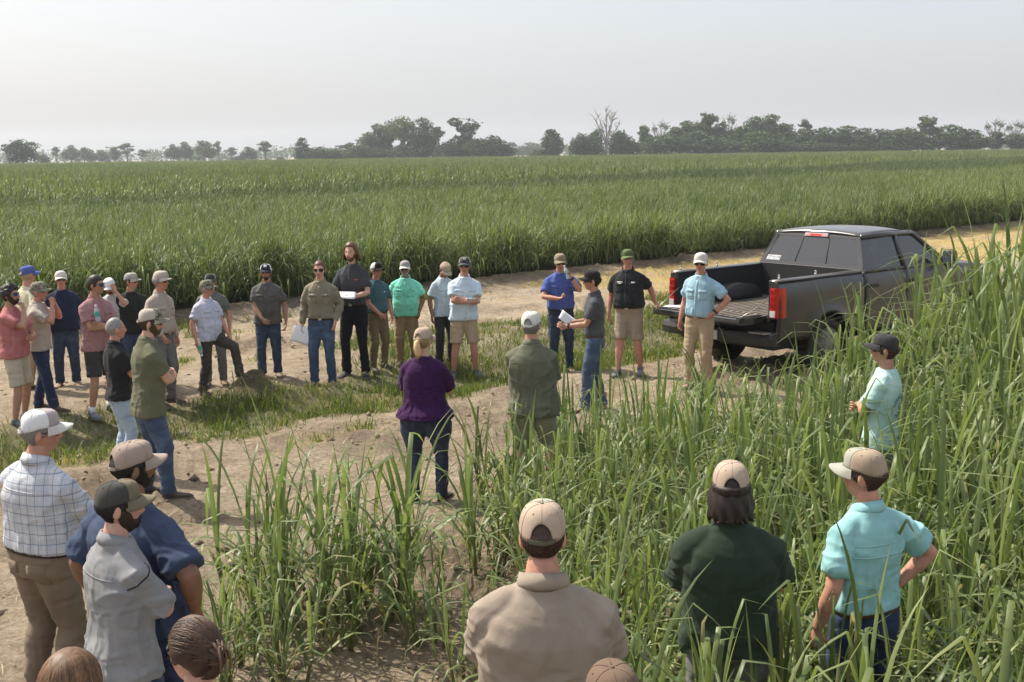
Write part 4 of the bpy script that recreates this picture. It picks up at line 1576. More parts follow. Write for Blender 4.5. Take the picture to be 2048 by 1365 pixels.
    bm_ = mesh_from('body', V, F)
    ca = bm_.color_attributes.new('tone', 'FLOAT_COLOR', 'POINT')
    T = np.ones((len(V), 4)); T[nb:nb + len(hv)] = tone
    ca.data.foreach_set('color', T.astype(np.float32).ravel())
    bpy.data.meshes.remove(mbody)
    link('body', bm_, skin, root)
    mshirt.name = 'shirt'; mtrous.name = 'trousers'
    so = link('shirt', mshirt, smat, root)
    to = link('shorts' if ptype == 'short' else 'trousers', mtrous, pmat, root)
    # ---- shoes
    if not sp.get('nofeet'):
        boot = sp.get('boot', ptype == 'long')
        if boot not in SHOE_CACHE: SHOE_CACHE[boot] = shoe_geo(boot)
        smu = sp.get('shoe', plain('brown_leather_shoe', (.12, .085, .06), .7, vary=.25))
        um = SHOE_CACHE[boot][0].copy(); um.materials.append(smu)
        sm = SHOE_CACHE[boot][1].copy(); sm.materials.append(sp.get('sole', plain('dusty_rubber_sole', (.16, .13, .10), .85)))
        for hip, knee, ankle, toe, fz in legs:
            so_ = link('shoe', um, None, root)
            so_.matrix_local = Matrix.Translation((ankle.x, ankle.y, fz - .006)) @ Matrix.Rotation(R(-toe), 4, 'Z') @ Matrix.Diagonal((1.1, 1.05, 1, 1))
            link('sole', sm, None, so_)
    if sp.get('socks'):
        for hip, knee, ankle, toe, fz in legs:
            k = MB(); k.tube([ankle - Vector((0, 0, .03)), ankle + Vector((0, 0, .05))], [.044, .047], 12)
            k.build('sock', plain('white_sock', (.7, .7, .68), .9), root)
    bvh = BVHTree.FromPolygons([v.co.copy() for v in mshirt.vertices], [tuple(p.vertices) for p in mshirt.polygons])
    R3 = M.to_3x3()
    fwd = R3 @ Vector((0, -1, 0)); upv = R3 @ Vector((0, 0, 1)); rt = R3 @ Vector((1, 0, 0))

    def patch(name, x_, z_, w, h_, mat, lift=.003, nx=4, nz=4, back=False, parent=so):
        r_ = project_patch(bvh, M @ Vector((x_, 0, z_)), rt, upv, -fwd if back else fwd, nx, nz, w, h_, lift)
        if r_ is None: return None
        return MB().add(*r_).build(name, mat, parent)
    # ---- neckline
    neckM = M @ Matrix.Translation((0, -.004, 1.512)) @ Matrix.Rotation(R(-16), 4, 'X')
    if sp.get('collar', stype in ('polo', 'long', 'button')):
        cb = MB(); rs = []
        K = 30
        for k in range(K + 1):
            t = k / K
            a = R(-62) + (R(242) + R(62)) * t          # from front right round the back to front left
            a = R(90) - R(18) - (R(360 - 36)) * t
            fr = max(0.0, math.sin(a)); e = min(t, 1 - t)
            ri = .067 * kw; pt = math.exp(-(e / .055) ** 2)
            cx, sy = math.cos(a), math.sin(a)
            hgt = .038 - .026 * fr
            dn = .010 + .036 * pt
            ro = ri + .017 + .012 * pt
            rs.append([Vector((ri * cx, ri * sy * 1.02, -.030)), Vector((ri * .97 * cx, ri * .97 * sy, hgt)), Vector(((ri + .006) * cx, (ri + .006) * sy, hgt + .003)),
                       Vector((ro * cx, ro * sy, .004 - dn * .6)), Vector(((ro - .003) * cx, (ro - .003) * sy, -.006 - dn * .6))])
        n_ = 5
        vs = [neckM @ p for q in rs for p in q]
        fs = [(i * n_ + j, i * n_ + (j + 1) % n_, (i + 1) * n_ + (j + 1) % n_, (i + 1) * n_ + j) for i in range(K) for j in range(n_)]
        fs += [tuple(range(n_)), tuple(K * n_ + j for j in reversed(range(n_)))]
        cb.add(vs, fs).build('collar', sp.get('collar_mat', smat), so)
    else:
        cb = MB(); rs = []
        for k in range(28):
            a = 2 * math.pi * k / 28
            c = Vector((.070 * kw * math.cos(a), .068 * kw * math.sin(a), -.004))
            o_ = Vector((math.cos(a), math.sin(a), 0))
            rs.append([neckM @ (c + o_ * (.007 * math.cos(b)) + Vector((0, 0, .010 * math.sin(b)))) for b in [2 * math.pi * q / 6 for q in range(6)]])
        cb.rings(rs, close=True).build('neckband', smat, so)
    if stype in ('button', 'long', 'polo') and not sp.get('backview'):
        z0p = (z_hem + .03) if stype != 'polo' else 1.33
        patch('placket', 0, (z0p + 1.47) / 2, .032, 1.47 - z0p, smat, .0015, 2, 10)
        zb = 1.44
        bmat = smat
        while zb > z0p:
            hit = bvh.ray_cast(M @ Vector((0, 0, zb)) - fwd * .5, fwd, 1.2)
            if hit[0] is not None and near is not None:
                q = MB(); q.tube([hit[0] - fwd * .002, hit[0] - fwd * .008], .0065, 8); q.build('button', bmat, so)
            zb -= .088
        if stype != 'polo' and sp.get('pockets', True):
            for sx in (1, -1):
                pk = patch('pocket', .092 * sx * kw, 1.275, .115, .125, smat, .0012, 5, 5)
                if pk: patch('pocket_flap', .092 * sx * kw, 1.328, .120, .042, smat, .0045, 5, 2, parent=so)
    for (x_, z_, w, h_, mt, bk) in sp.get('marks', []):
        patch('emblem', x_, z_, w, h_, mt, .006, 4, 2, back=bk)
    if stype in ('button', 'long') and sp.get('backview'):
        patch('yoke_seam', 0, 1.36, .30 * kw, .007, smat, .0025, 16, 1, back=True)
        if sp.get('vent', False): patch('vent_seam', 0, 1.30, .33 * kw, .008, smat, .004, 16, 1, back=True)
    # ---- belt
    if tucked or sp.get('belt'):
        bm2 = sp.get('belt_mat', plain('dark_leather_belt', (.035, .025, .02), .5))
        rr = torso_rings(sp, .975, 1.005, .019)
        MB().rings([[M @ p for p in q] for q in rr]).build('belt', bm2, to)
        if not sp.get('backview'):
            y0 = max(p.y for p in rr[0]) + .002
            k = MB(); k.box(M @ Vector((0, y0, .99)), (.046, .008, .036)); k.build('buckle', plain('steel_buckle', (.5, .48, .45), .35, 1.0), to, smooth=False)
    # ---- trousers back pockets seen from behind
    if sp.get('backview') and ptype == 'long':
        bt = BVHTree.FromPolygons([v.co.copy() for v in mtrous.vertices], [tuple(p.vertices) for p in mtrous.polygons])
        for sx in (1, -1):
            r_ = project_patch(bt, Vector((.085 * sx * kw * sp.get('hips', 1), 0, .86)), Vector((1, 0, 0)), Vector((0, 0, 1)), Vector((0, 1, 0)), 4, 4, .125, .13, .003)
            if r_: MB().add(*r_).build('back_pocket', pmat, to)
    # ---- hair, beard, glasses, cap
    hm = hair_mat('hair_' + sp.get('hair', 'brown'), {'brown': (.075, .042, .025), 'black': (.016, .013, .012), 'grey': (.32, .30, .28), 'dark': (.035, .022, .016),
                                                   'blond': (.42, .31, .17), 'auburn': (.14, .062, .032), 'white': (.55, .53, .5), 'caramel': (.17, .095, .048)}[sp.get('hair', 'brown')])
    style = sp.get('hairstyle', 'short')
    if style != 'bald':
        th = {'short': .008, 'curly': .026, 'full': .018, 'long': .020, 'bun': .016, 'pony': .012}[style]
        m_ = hair_cover(*sp.get('hairline', (.060, -.025, -.075)))
        nz_ = fbm(HX * 55 + seed, HY * 55, HZ * 55, 2)
        off = -.010 + m_ * (.010 + th * (1 + (.9 if style == 'curly' else .15) * nz_))
        if sp.get('cap'): off = np.where(HZ > .03, np.minimum(off, .004), off)
        hx, hy_, hz = head_offset(off)
        v, f = grid_mesh(hx * fw, hy_, hz)
        mb = MB().add([HM @ Vector(p) for p in v], f)
        if style in ('long', 'full') and sp.get('curtain', True):
            drop = sp.get('drop', .17)
            C = 40; Rn = 12
            V_ = []
            for sh in (0, 1):
                for j in range(Rn + 1):
                    t = j / Rn
                    for i in range(C + 1):
                        a = R(78) + R(204) * i / C            # from the right temple round the back
                        lock = .5 + .5 * math.sin(i * 2.1 + seed) * math.sin(i * .77)
                        rr = .086 + .016 * math.sin(t * 2.6) + .016 * lock * t + .006 * math.sin(t * 9 + i * .9) * t - sh * .014
                        z = .045 - (drop + .07) * t * (1 - .15 * (1 - lock)) * (1 if abs(a - math.pi) < 1.5 else .9)
                        V_.append(HM @ Vector((rr * math.sin(a) * (1 - .0 * t), rr * 1.14 * math.cos(a) - .012 * t, z)))
            W_ = C + 1; n0 = (Rn + 1) * W_
            F_ = []
            for j in range(Rn):
                for i in range(C):
                    a_ = j * W_ + i
                    F_.append((a_, a_ + W_, a_ + W_ + 1, a_ + 1)); F_.append((n0 + a_, n0 + a_ + 1, n0 + a_ + W_ + 1, n0 + a_ + W_))
            for i in range(C):
                a_ = Rn * W_ + i; F_.append((a_, n0 + a_, n0 + a_ + 1, a_ + 1)); F_.append((i, i + 1, n0 + i + 1, n0 + i))
            for j in range(Rn):
                a_ = j * W_; F_.append((a_, n0 + a_, n0 + a_ + W_, a_ + W_)); b_ = a_ + C; F_.append((b_, b_ + W_, n0 + b_ + W_, n0 + b_))
            mb.add(V_, F_)
        if style == 'pony':
            mb.tube([HM @ Vector(q) for q in ((0, -.098, .01), (0, -.125, -.005), (.006, -.130, -.06), (.008, -.118, -.115), (.01, -.105, -.15))], [.018, .030, .036, .028, .008], 14)
            for q in range(10):
                a = q * .63
                mb.tube([HM @ Vector((math.cos(a) * .02, -.12 + .016 * math.sin(a), -.01)), HM @ Vector((math.cos(a) * .034, -.128 + .022 * math.sin(a), -.07)), HM @ Vector((math.cos(a) * .02, -.112 + .014 * math.sin(a), -.14 - .02 * (q % 3)))], [.006, .009, .003], 6)
        if style == 'bun':
            for q in range(34):
                a = q * 2 * math.pi / 34; rr = .026 + .006 * (q % 3)
                c0 = Vector((rr * math.cos(a), -.118, .012 + rr * 1.3 * math.sin(a)))
                c1 = Vector((rr * .4 * math.cos(a + .9), -.150, .012 + rr * .6 * math.sin(a + .9)))
                c2 = Vector((rr * .8 * math.cos(a + 2.0), -.128, .012 + rr * 1.1 * math.sin(a + 2.0)))
                mb.tube([HM @ (c0 + Vector((0, .03, 0))), HM @ c0, HM @ c1, HM @ c2], [.007, .0075, .007, .005], 6)
            for q in range(0):
                a = -2.2 + 4.4 * q / 47
                p0 = Vector((.080 * math.sin(a), .055 * math.cos(a) - .01, .075 - .03 * abs(a) / 2.2 + .045 * math.cos(a) * 0))
                L = [p0 + Vector((0, 0, .018)), Vector((.090 * math.sin(a) * .9, -.045, .070 * math.cos(a * .55) + .015)), Vector((.045 * math.sin(a), -.105, .02 + .04 * math.cos(a * .5))), Vector((.02 * math.sin(a), -.122, .015))]
                mb.tube([HM @ q_ for q_ in L], [.003, .0055, .006, .005], 6)
        if near and sp.get('cap') and style in ('short', 'full', 'long', 'pony', 'curly'):
            gq = random.Random(int(seed * 50)); idx = np.argwhere((m_ > .8) & ((HZ < .04) if sp.get('cap') else (HZ > -.2)))
            for q in range(420 if not sp.get('cap') else 240):
                r0, c0 = idx[gq.randrange(len(idx))]
                pts_ = []
                dc = gq.choice((-1, 0, 0, 0, 1)) if style != 'bun' else (1 if HNX[r0, c0] < 0 else -1) * gq.choice((1, 1, 2))
                for q2 in range(7):
                    rr_ = max(0, min(HZ.shape[0] - 1, r0 - (q2 if style != 'bun' else q2 // 2))); cc_ = (c0 + dc * q2) % HZ.shape[1]
                    lift = off[rr_, cc_] + (.0012 if q2 < 5 else .003 * gq.random())
                    pts_.append(HM @ Vector(((HX[rr_, cc_] + HNX[rr_, cc_] * lift) * fw, HY[rr_, cc_] + HNY[rr_, cc_] * lift, HZ[rr_, cc_] + HNZ[rr_, cc_] * lift)))
                mb.tube(pts_, [.0004, .0009, .0010, .0010, .0009, .0007, .0003], 3)
        if near and not sp.get('cap'):
            gq = random.Random(5)

            def skull(n, o):
                return Vector((n.x * (.0745 + o) * fw, n.y * (.100 + o) - .002, n.z * (.119 + o)))

            def strand(n0, n1, o0, o1, tail=None, r=.0026, seg=9):
                pts_ = []
                for q in range(seg + 1):
                    t = q / seg
                    n = n0.slerp(n1, t)
                    pts_.append(HM @ skull(n, o0 + (o1 - o0) * t + .004 * math.sin(t * 3.1) + gq.uniform(-.0006, .0006)))
                if tail: pts_ += [pts_[-1] + (HM.to_3x3() @ Vector(q)) for q in tail]
                m0 = len(pts_) - 1
                mb.tube(pts_, [r * (.35 + .65 * min(1, 4 * i / m0, 4 * (m0 - i) / m0 + .15)) for i in range(m0 + 1)], 4)
            if style == 'bun':
                nb = Vector((.03, -1, .14)).normalized()
                for q in range(330):
                    a = R(gq.uniform(-128, 128)); up = .62 - .55 * (abs(a) / R(128)) ** 1.5 + gq.uniform(-.1, .35)
                    n0 = Vector((math.sin(a), math.cos(a) * .9, max(-.35, up))).normalized()
                    strand(n0, (nb + Vector((gq.uniform(-.2, .2), 0, gq.uniform(-.2, .2)))).normalized(), .0165, .020, r=.0026)
                for q in range(70):
                    n0 = Vector((gq.uniform(-.75, .75), -.75, -.62)).normalized()
                    strand(n0, nb, .015, .020, r=.0024, seg=6)
            elif style in ('long', 'full'):
                for q in range(460):
                    u_ = gq.uniform(-1, 1); sg = gq.choice((-1, 1))
                    n0 = Vector((.05 * sg, -.2 + .75 * u_, 1)).normalized()
                    be = R(72 + 100 * (1 - u_) / 2 + gq.uniform(-14, 14))
                    n1 = Vector((sg * math.sin(be), math.cos(be), -.35)).normalized()
                    dz = gq.uniform(.03, .08)
                    strand(n0, n1, .016, .024, tail=[(0, 0, -dz), (sg * gq.uniform(-.008, .012), gq.uniform(-.01, .006), -2 * dz)], r=.0030)
        ho = mb.build('hair', hm, root)
        if style == 'bun':
            for sg in (-1, 1):
                k = MB(); x0 = .012 + .024 * sg
                loop_ = [(x0 - .013, -.150, .050), (x0 + .013, -.148, .050), (x0 + .016, -.156, .0), (x0 + .012, -.148, -.045), (x0 - .012, -.150, -.045), (x0 - .016, -.158, .0), (x0 - .013, -.150, .050)]
                k.tube([HM @ Vector(q) for q in loop_], .0042, 7)
                k.build('claw_clip', plain('brown_claw_clip', (.16, .09, .07), .35), root)
        if not sp.get('glasses') and not sp.get('backview'):
            for sd in (1, -1):
                eb = MB()
                eb.tube([HM @ Vector((.016 * sd, .0895, .025)), HM @ Vector((.032 * sd, .087, .031)), HM @ Vector((.047 * sd, .076, .025))], [.004, .0045, .003], 6)
                eb.build('eyebrow', hm, root)
    if sp.get('beard'):
        line = np.interp(np.abs(HX), [0, .018, .032, .046, .060, .075], [-.047, -.048, -.060, -.052, -.022, .006])
        bmask = sstep(.005, -.006, HZ - line) * sstep(-.30, -.12, HNY)
        mouth = np.exp(-(HX / .020) ** 2 - ((HZ + .064) / .006) ** 2)
        off = -.009 + bmask * (.009 + sp['beard'] * (1 + .35 * fbm(HX * 60, HY * 60, HZ * 60 + seed, 2))) - mouth * .012
        hx, hy_, hz = head_offset(off)
        v, f = grid_mesh(hx * fw, hy_, hz)
        MB().add([HM @ Vector(p) for p in v], f).build('beard', hair_mat('hair_' + sp.get('beard_col', sp.get('hair', 'brown')), (.035, .022, .016)), root)
    if not sp.get('glasses') and not sp.get('backview'):
        for sd in (1, -1):
            ev, ef = sphere_geo((.031 * sd, .0765, .005), (.0125, .010, .0075), 10, 6)
            e = MB().add([HM @ p for p in ev], ef).build('eye', plain('eye_white', (.55, .52, .48), .3), root)
            ev, ef = sphere_geo((.031 * sd, .0835, .005), (.006, .0042, .0065), 8, 5)
            MB().add([HM @ p for p in ev], ef).build('iris', plain('dark_iris', (.03, .02, .015), .2), e)
    if sp.get('glasses'):
        fm = plain('black_plastic_frame', (.02, .02, .022), .35)
        lm = sp.get('lens', plain('dark_lens', (.012, .012, .014), .08, spec=.8))
        fb = MB()
        for sd in (1, -1):
            fb.tube([HM @ Vector((.064 * sd * fw, .070, .014)), HM @ Vector((.079 * sd * fw, .045, .012)), HM @ Vector((.082 * sd * fw, -.012, .006))], .0032, 6)
            fb.tube([HM @ Vector((.008 * sd, .103, .012)), HM @ Vector((.036 * sd, .098, .026)), HM @ Vector((.066 * sd * fw, .072, .020))], .0034, 6)
        fb.tube([HM @ Vector((-.012, .104, .010)), HM @ Vector((.012, .104, .010))], .0035, 6)
        go = fb.build('sunglasses', fm, root)
        for sd in (1, -1):
            lb = MB(); V_ = []
            for j in range(6):
                for i in range(8):
                    u_, w_ = i / 7 * 2 - 1, j / 5 * 2 - 1
                    k = math.sqrt(max(.02, 1 - abs(w_) ** 3 * .6))
                    x_ = .037 + .027 * u_ * k; z_ = .004 + .021 * w_ * (1 - .12 * u_)
                    V_.append(HM @ Vector((x_ * sd, .1035 - 5.5 * x_ * x_ - .0 * w_, z_)))
            m0 = len(V_)
            V_ += [p - (HM.to_3x3() @ Vector((0, .004, 0))) for p in V_]
            F_ = []
            for j in range(5):
                for i in range(7):
                    a_ = j * 8 + i; F_ += [(a_, a_ + 1, a_ + 9, a_ + 8), (m0 + a_, m0 + a_ + 8, m0 + a_ + 9, m0 + a_ + 1)]
            lb.add(V_, F_).build('lens', lm, go)
    if sp.get('cap'):
        make_cap(sp['cap'], HM @ Matrix.Diagonal((fw, 1, 1, 1)), root, near)
    if sp.get('piping'):
        S, E, W = arms[sp['piping']]
        ax = (E - S).normalized(); c0 = S.lerp(E, .10); u_ = ax.cross(Vector((0, 1, 0))).normalized(); w_ = ax.cross(u_)
        ring = []
        for q in range(40):
            a = 2 * math.pi * q / 40
            dr = (u_ * math.cos(a) + w_ * math.sin(a)); hit = bvh.ray_cast(c0 + dr * .105, -dr, .1)
            if hit[0] is not None and hit[3] > .003: ring.append((q, hit[0] + dr * .001))
        runs = []; last = -9
        for q, p in ring + [(q_ + 40, p_) for q_, p_ in ring]:
            if q != last + 1: runs.append([])
            runs[-1].append(p); last = q
        best = max(runs, key=len)[:40]
        if len(best) > 6:
            k = MB(); k.tube(best, .0042, 5); k.build('armhole_piping', plain('black_piping', (.012, .012, .014), .8), so)
    if sp.get('watch'):
        sd = 1 if sp['watch'] == 'r' else -1
        S, E, W = arms[sd]
        c = E.lerp(W, .9); ax = (W - E).normalized()
        k = MB(); k.tube([c - ax * .012, c + ax * .012], .036, 14); wo = k.build('watch', plain('black_watch_strap', (.02, .02, .02), .5), root)
        nn = (Vector((0, .4, 1)) - ax * ax.dot(Vector((0, .4, 1)))).normalized()
        k = MB(); k.tube([c + nn * .030, c + nn * .044], .019, 12); k.build('watch_face', plain('watch_face', (.08, .10, .10), .15), wo)
    info = dict(root=root, M=M, HM=HM, hands=hands, bvh=bvh, shirt=so, arms=arms, s=s)
    mw = Matrix.Translation((x, y, zg)) @ Matrix.Rotation(R(sp['yaw']), 4, 'Z') @ Matrix.Diagonal((s, s, s, 1))
    info['W'] = mw
    info['patch'] = patch
    PEOPLE[key] = info
    return info


def make_cap(c, HM, root, near=False):
    """c = dict(front, back, brim, open, flip)"""
    NT, NR = 60, 14
    opn = c.get('open', True)
    def pt(th, t, out=0.0):
        # th = 0 at the front
        e = math.sin(t * math.pi / 2) ** .92; cc = max(0.0, math.cos(t * math.pi / 2)) ** .62
        seam = 1 - .012 * math.exp(-(((th + math.pi / 6) % (math.pi / 3) - math.pi / 6) / .05) ** 2) * (1 - t) ** .2
        front = max(0, math.cos(th))
        rx, ry = (.0865 + out) * cc * seam, (.1055 + out) * cc * seam
        zr = .036 + .010 * math.cos(th) - .020 * max(0, -math.cos(th))
        z = zr + (.094 - (zr - .036) + out) * e + .010 * front * math.sin(t * math.pi)
        y = ry * math.cos(th) + .006 * front * math.sin(t * math.pi) - .002
        return Vector((rx * math.sin(th), y, z))
    V_ = []; F_ = []; MI = []
    for lay, out in ((0, 0.0), (1, -.003)):
        for j in range(NR + 1):
            for i in range(NT):
                thb = abs(2 * math.pi * i / NT - math.pi)
                t0 = .40 * math.sqrt(max(0, 1 - (thb / .50) ** 2)) if opn and thb < .50 else 0.0
                V_.append(HM @ pt(2 * math.pi * i / NT, (t0 + (1 - t0) * j / NR) * .995, out))
    n0 = (NR + 1) * NT

    for j in range(NR):
        for i in range(NT):
            k = (i + 1) % NT
            a = j * NT
            th = abs(((2 * math.pi * (i + .5) / NT) + math.pi) % (2 * math.pi) - math.pi)
            mi = 0 if th < R(60) else 1
            F_.append((a + i, a + k, a + NT + k, a + NT + i)); MI.append(mi)
            F_.append((n0 + a + i, n0 + a + NT + i, n0 + a + NT + k, n0 + a + k)); MI.append(mi)
    for i in range(NT):
        k = (i + 1) % NT
        F_.append((i, n0 + i, n0 + k, k)); MI.append(1)
    mb = MB(); mb.v = V_; mb.f = F_; mb.m = MI
    co = mb.build('cap', None, root, mats=[c['front'], c['back']])
    # brim
    NB, NQ = 22, 5
    B = []
    for lay, dz in ((0, 0), (1, -.0045)):
        for q in range(NQ + 1):
            for i in range(NB + 1):
                th = R(-66) + R(132) * i / NB
                base = pt(th, 0.015)
                ext = .078 * max(0, math.cos(th * 90 / 66)) ** .55
                p_ = base + Vector((.10 * math.sin(th) * q / NQ * .10, ext * q / NQ, 0))
                p_.z += -.012 * q / NQ - 4.6 * p_.x ** 2 * (q / NQ) ** .8 + dz
                B.append(HM @ p_)
    m0 = (NQ + 1) * (NB + 1); W_ = NB + 1
    F_ = []
    for q in range(NQ):
        for i in range(NB):
            a = q * W_ + i
            F_ += [(a, a + W_, a + W_ + 1, a + 1), (m0 + a, m0 + a + 1, m0 + a + W_ + 1, m0 + a + W_)]
    for i in range(NB):
        a = NQ * W_ + i; F_.append((a, m0 + a, m0 + a + 1, a + 1))
        F_.append((i, i + 1, m0 + i + 1, m0 + i))
    MB().add(B, F_).build('brim', c.get('brim', c['front']), co)
    v, f = sphere_geo((0, -.002, .131), (.008, .008, .005), 8, 5)
    MB().add([HM @ p for p in v], f).build('button', c.get('brim', c['front']), co)
    if near:
        for q in range(6):
            th = math.pi / 6 * (2 * q) + (.0 if q else .0)
            if opn and abs(th - math.pi) < .1: t_lo = .42
            else: t_lo = .03
            k = MB(); k.tube([HM @ pt(th, t_lo + (.97 - t_lo) * w_ / 9, .0006) for w_ in range(10)], .0016, 5)
            k.build('seam', c['back'] if 1 < q < 5 else c['front'], co)
            k = MB(); e0 = pt(th + math.pi / 6, .62, .0005); k.tube([HM @ (e0 - Vector((0, 0, .0005))), HM @ (e0 * 1.012)], .0035, 8); k.build('eyelet', c['back'], co)
    if opn:
        st = MB(); rs = []
        for k in range(13):
            th = math.pi - .54 + 1.08 * k / 12
            a = pt(th, 0.0, .001)
            o = Vector((math.sin(th), math.cos(th), 0))
            rs.append([HM @ (a + o * .001), HM @ (a + o * .004), HM @ (a + o * .004 + Vector((0, 0, .016))), HM @ (a + o * .001 + Vector((0, 0, .016)))])
        st.rings(rs).build('strap', c.get('strap', c['back']), co, smooth=False)
    if c.get('badge'):
        q = MB(); V_ = []
        for j in range(4):
            for i in range(7):
                V_.append(HM @ (pt(R(-17) + R(34) * i / 6, .30 + .30 * j / 3, .0025)))
        m0 = len(V_); V2 = [p for p in V_]
        for j in range(4):
            for i in range(7):
                V2.append(HM @ (pt(R(-17) + R(34) * i / 6, .30 + .30 * j / 3, -.001)))
        F_ = []
        for j in range(3):
            for i in range(6):
                a = j * 7 + i; F_ += [(a, a + 1, a + 8, a + 7), (m0 + a, m0 + a + 7, m0 + a + 8, m0 + a + 1)]
        q.add(V2, F_).build('badge', c['badge'], co)
# ------------------------------------------------------------------ who stands where
F = fabric
jean = F('blue_denim', (.040, .058, .098), 'denim', c2=(.105, .145, .205))
jean_mid = F('mid_denim', (.058, .086, .145), 'denim', c2=(.15, .205, .29))
jean_dark = F('dark_denim', (.028, .040, .068), 'denim', c2=(.075, .10, .14))
jean_light = F('light_denim', (.34, .43, .52), 'denim', c2=(.55, .62, .68))
jean_navy = F('navy_denim', (.025, .038, .085), 'denim', c2=(.06, .085, .16))
khaki = F('khaki_cotton', (.40, .31, .21)); stone = F('stone_cotton', (.46, .40, .31)); brownk = F('brown_khaki', (.235, .165, .095))
oliveb = F('olive_brown_cotton', (.16, .125, .065)); char = F('charcoal_cotton', (.040, .040, .043)); greyp = F('grey_cotton', (.16, .155, .15))
black = F('black_cotton', (.016, .016, .018)); darkgrey = F('dark_grey_cotton', (.075, .075, .078))
white = F('white_mesh', (.70, .70, .70)); offw = F('offwhite_cotton', (.62, .59, .54)); navy = F('navy_cotton', (.02, .027, .05)); tanc = F('tan_cotton', (.36, .28, .205))
tanl = F('light_tan_cotton', (.41, .32, .245)); beige = F('beige_cotton', (.44, .40, .33)); camo = F('camo_cotton', (.22, .21, .15), 'camo', c2=(.075, .075, .05), c3=(.36, .33, .25), freq=34)
camo_p = F('pale_camo', (.38, .37, .29), 'camo', c2=(.20, .19, .14), c3=(.48, .46, .38), freq=30); olive = F('olive_cotton', (.105, .105, .065)); royal = F('royal_blue_cotton', (.075, .105, .32))
greenc = F('green_cotton', (.105, .145, .055)); dgreen = F('deep_green_mesh', (.035, .06, .032)); brownc = F('brown_cotton', (.145, .098, .068)); greym = F('grey_mesh', (.33, .32, .31))
white_mark = plain('white_thread', (.75, .75, .73), .8); red_mark = plain('red_thread', (.5, .06, .05), .8); dark_mark = plain('dark_thread', (.05, .06, .06), .8); gold_mark = plain('gold_thread', (.55, .38, .06), .7)
blue_lens = plain('blue_mirror_lens', (.02, .10, .30), .08, metal=.6, spec=.8)
green_lens = plain('green_mirror_lens', (.02, .12, .08), .08, metal=.5, spec=.8)
boot_tan = plain('tan_suede_boot', (.27, .19, .125), .85, vary=.25); boot_dk = plain('dark_boot', (.075, .055, .04), .75, vary=.3); shoe_gr = plain('grey_trainer', (.13, .14, .16), .8, vary=.3); shoe_bl = plain('black_trainer', (.03, .03, .033), .7)
wide = [(.17, .02, 0, 18), (-.17, -.03, 0, 16)]


def smooth_cloth(m):
    """the same cloth, stretched tight over a cap"""
    if m is None: return None
    key = ('tight', m.name)
    if key not in MATS:
        c = m.copy(); c.name = m.name + '_cap'
        if 'folds' in c.node_tree.nodes: c.node_tree.nodes['folds'].inputs['Strength'].default_value = .07
        MATS[key] = c
    return MATS[key]


def cap(front, back=None, brim=None, **k):
    for q in ('strap', 'badge'):
        if q in k: k[q] = smooth_cloth(k[q])
    return dict(front=smooth_cloth(front), back=smooth_cloth(back or front), brim=smooth_cloth(brim or front), **k)


TWM = Matrix.Translation((3.01, 16.73, -.03)) @ Matrix.Rotation(R(-51.4), 4, 'Z') @ Matrix.Diagonal((1.045,) * 3 + (1,))
C = {}
# -- group on the left, looking right
C['coral'] = dict(px=42, top=572, feet=846, yaw=-95, build=1.12, belly=.35, skin='tan', hair='black', hairstyle='curly', beard=.012, beard_col='dark', shirt=('tee', F('coral_cotton', (.42, .155, .15))), tuck=False, hem=.88,
                  pants=('short', stone, .95), rarm='chin', larm='fold', glasses=1, lens=blue_lens, shoe=shoe_gr, socks=0, stance=wide, label='person in coral t-shirt and stone shorts, dark curly hair, hand at chin')
C['beige'] = dict(px=90, top=562, feet=822, yaw=-85, build=1.0, skin='ruddy', hair='grey', cap=cap(camo), shirt=('button', F('greige_cotton', (.42, .38, .32))), tuck=False, loose=.026, pants=('long', jean_navy), rarm='mouth', larm='mouth', shoe=boot_dk,
                  stance=[(.10, .16, 0, 14), (-.12, -.12, 0, 12)], label='person in beige short-sleeved shirt and camouflage cap, both hands raised to mouth')
C['cream'] = dict(px=72, top=531, feet=782, yaw=-35, build=1.12, skin='ruddy', hair='blond', cap=cap(royal), shirt=('tee', F('cream_cotton', (.62, .57, .41))), tuck=False, pants=('long', khaki), label='person in cream t-shirt and blue cap turned away behind the beige shirt', backview=1)
C['navy'] = dict(px=138, top=541, feet=772, yaw=-160, build=1.15, belly=.5, skin='ruddy', hair='grey', cap=cap(offw), glasses=1, shirt=('polo', F('navy_polo', (.018, .024, .052))), tuck=False, hem=.90, pants=('long', jean), larm='down', rarm='down', shoe=boot_tan, label='person in navy polo shirt, white cap and faded jeans, arms hanging')
C['mauve'] = dict(px=203, top=551, feet=812, yaw=-120, build=1.05, belly=.2, skin='tan', hair='dark', hairstyle='short', glasses=1, lens=blue_lens, shirt=('button', F('mauve_check', (.30, .13, .135), 'check', c2=(.40, .26, .26), freq=58)), tuck=False, hem=.84, pants=('short', F('dark_grey_shorts', (.045, .045, .045)), .92), rarm='cross1', larm='cross2', watch='l', shoe=shoe_gr, socks=1, stance=wide,
                  head=(30, 0), label='person in mauve checked shirt and dark shorts, arms folded, holding a water bottle')
C['whitecap'] = dict(px=236, top=553, feet=770, yaw=-150, build=1.0, skin='ruddy', hair='brown', cap=cap(white), beard=.006, shirt=('tee', F('pale_grey_cotton', (.45, .45, .44))), tuck=False, rarm='down', larm='brow', head=(-25, 22), pants=('long', jean), label='person in white cap with head bowed and one hand over the face')
C['blacktee'] = dict(px=272, top=545, feet=772, yaw=-150, build=1.08, skin='ruddy', hair='brown', cap=cap(camo_p, greym), glasses=1, shirt=('tee', F('black_tee', (.020, .024, .022))), tuck=False, pants=('long', jean), head=(45, 0), label='person in plain black t-shirt and camouflage cap behind the others')
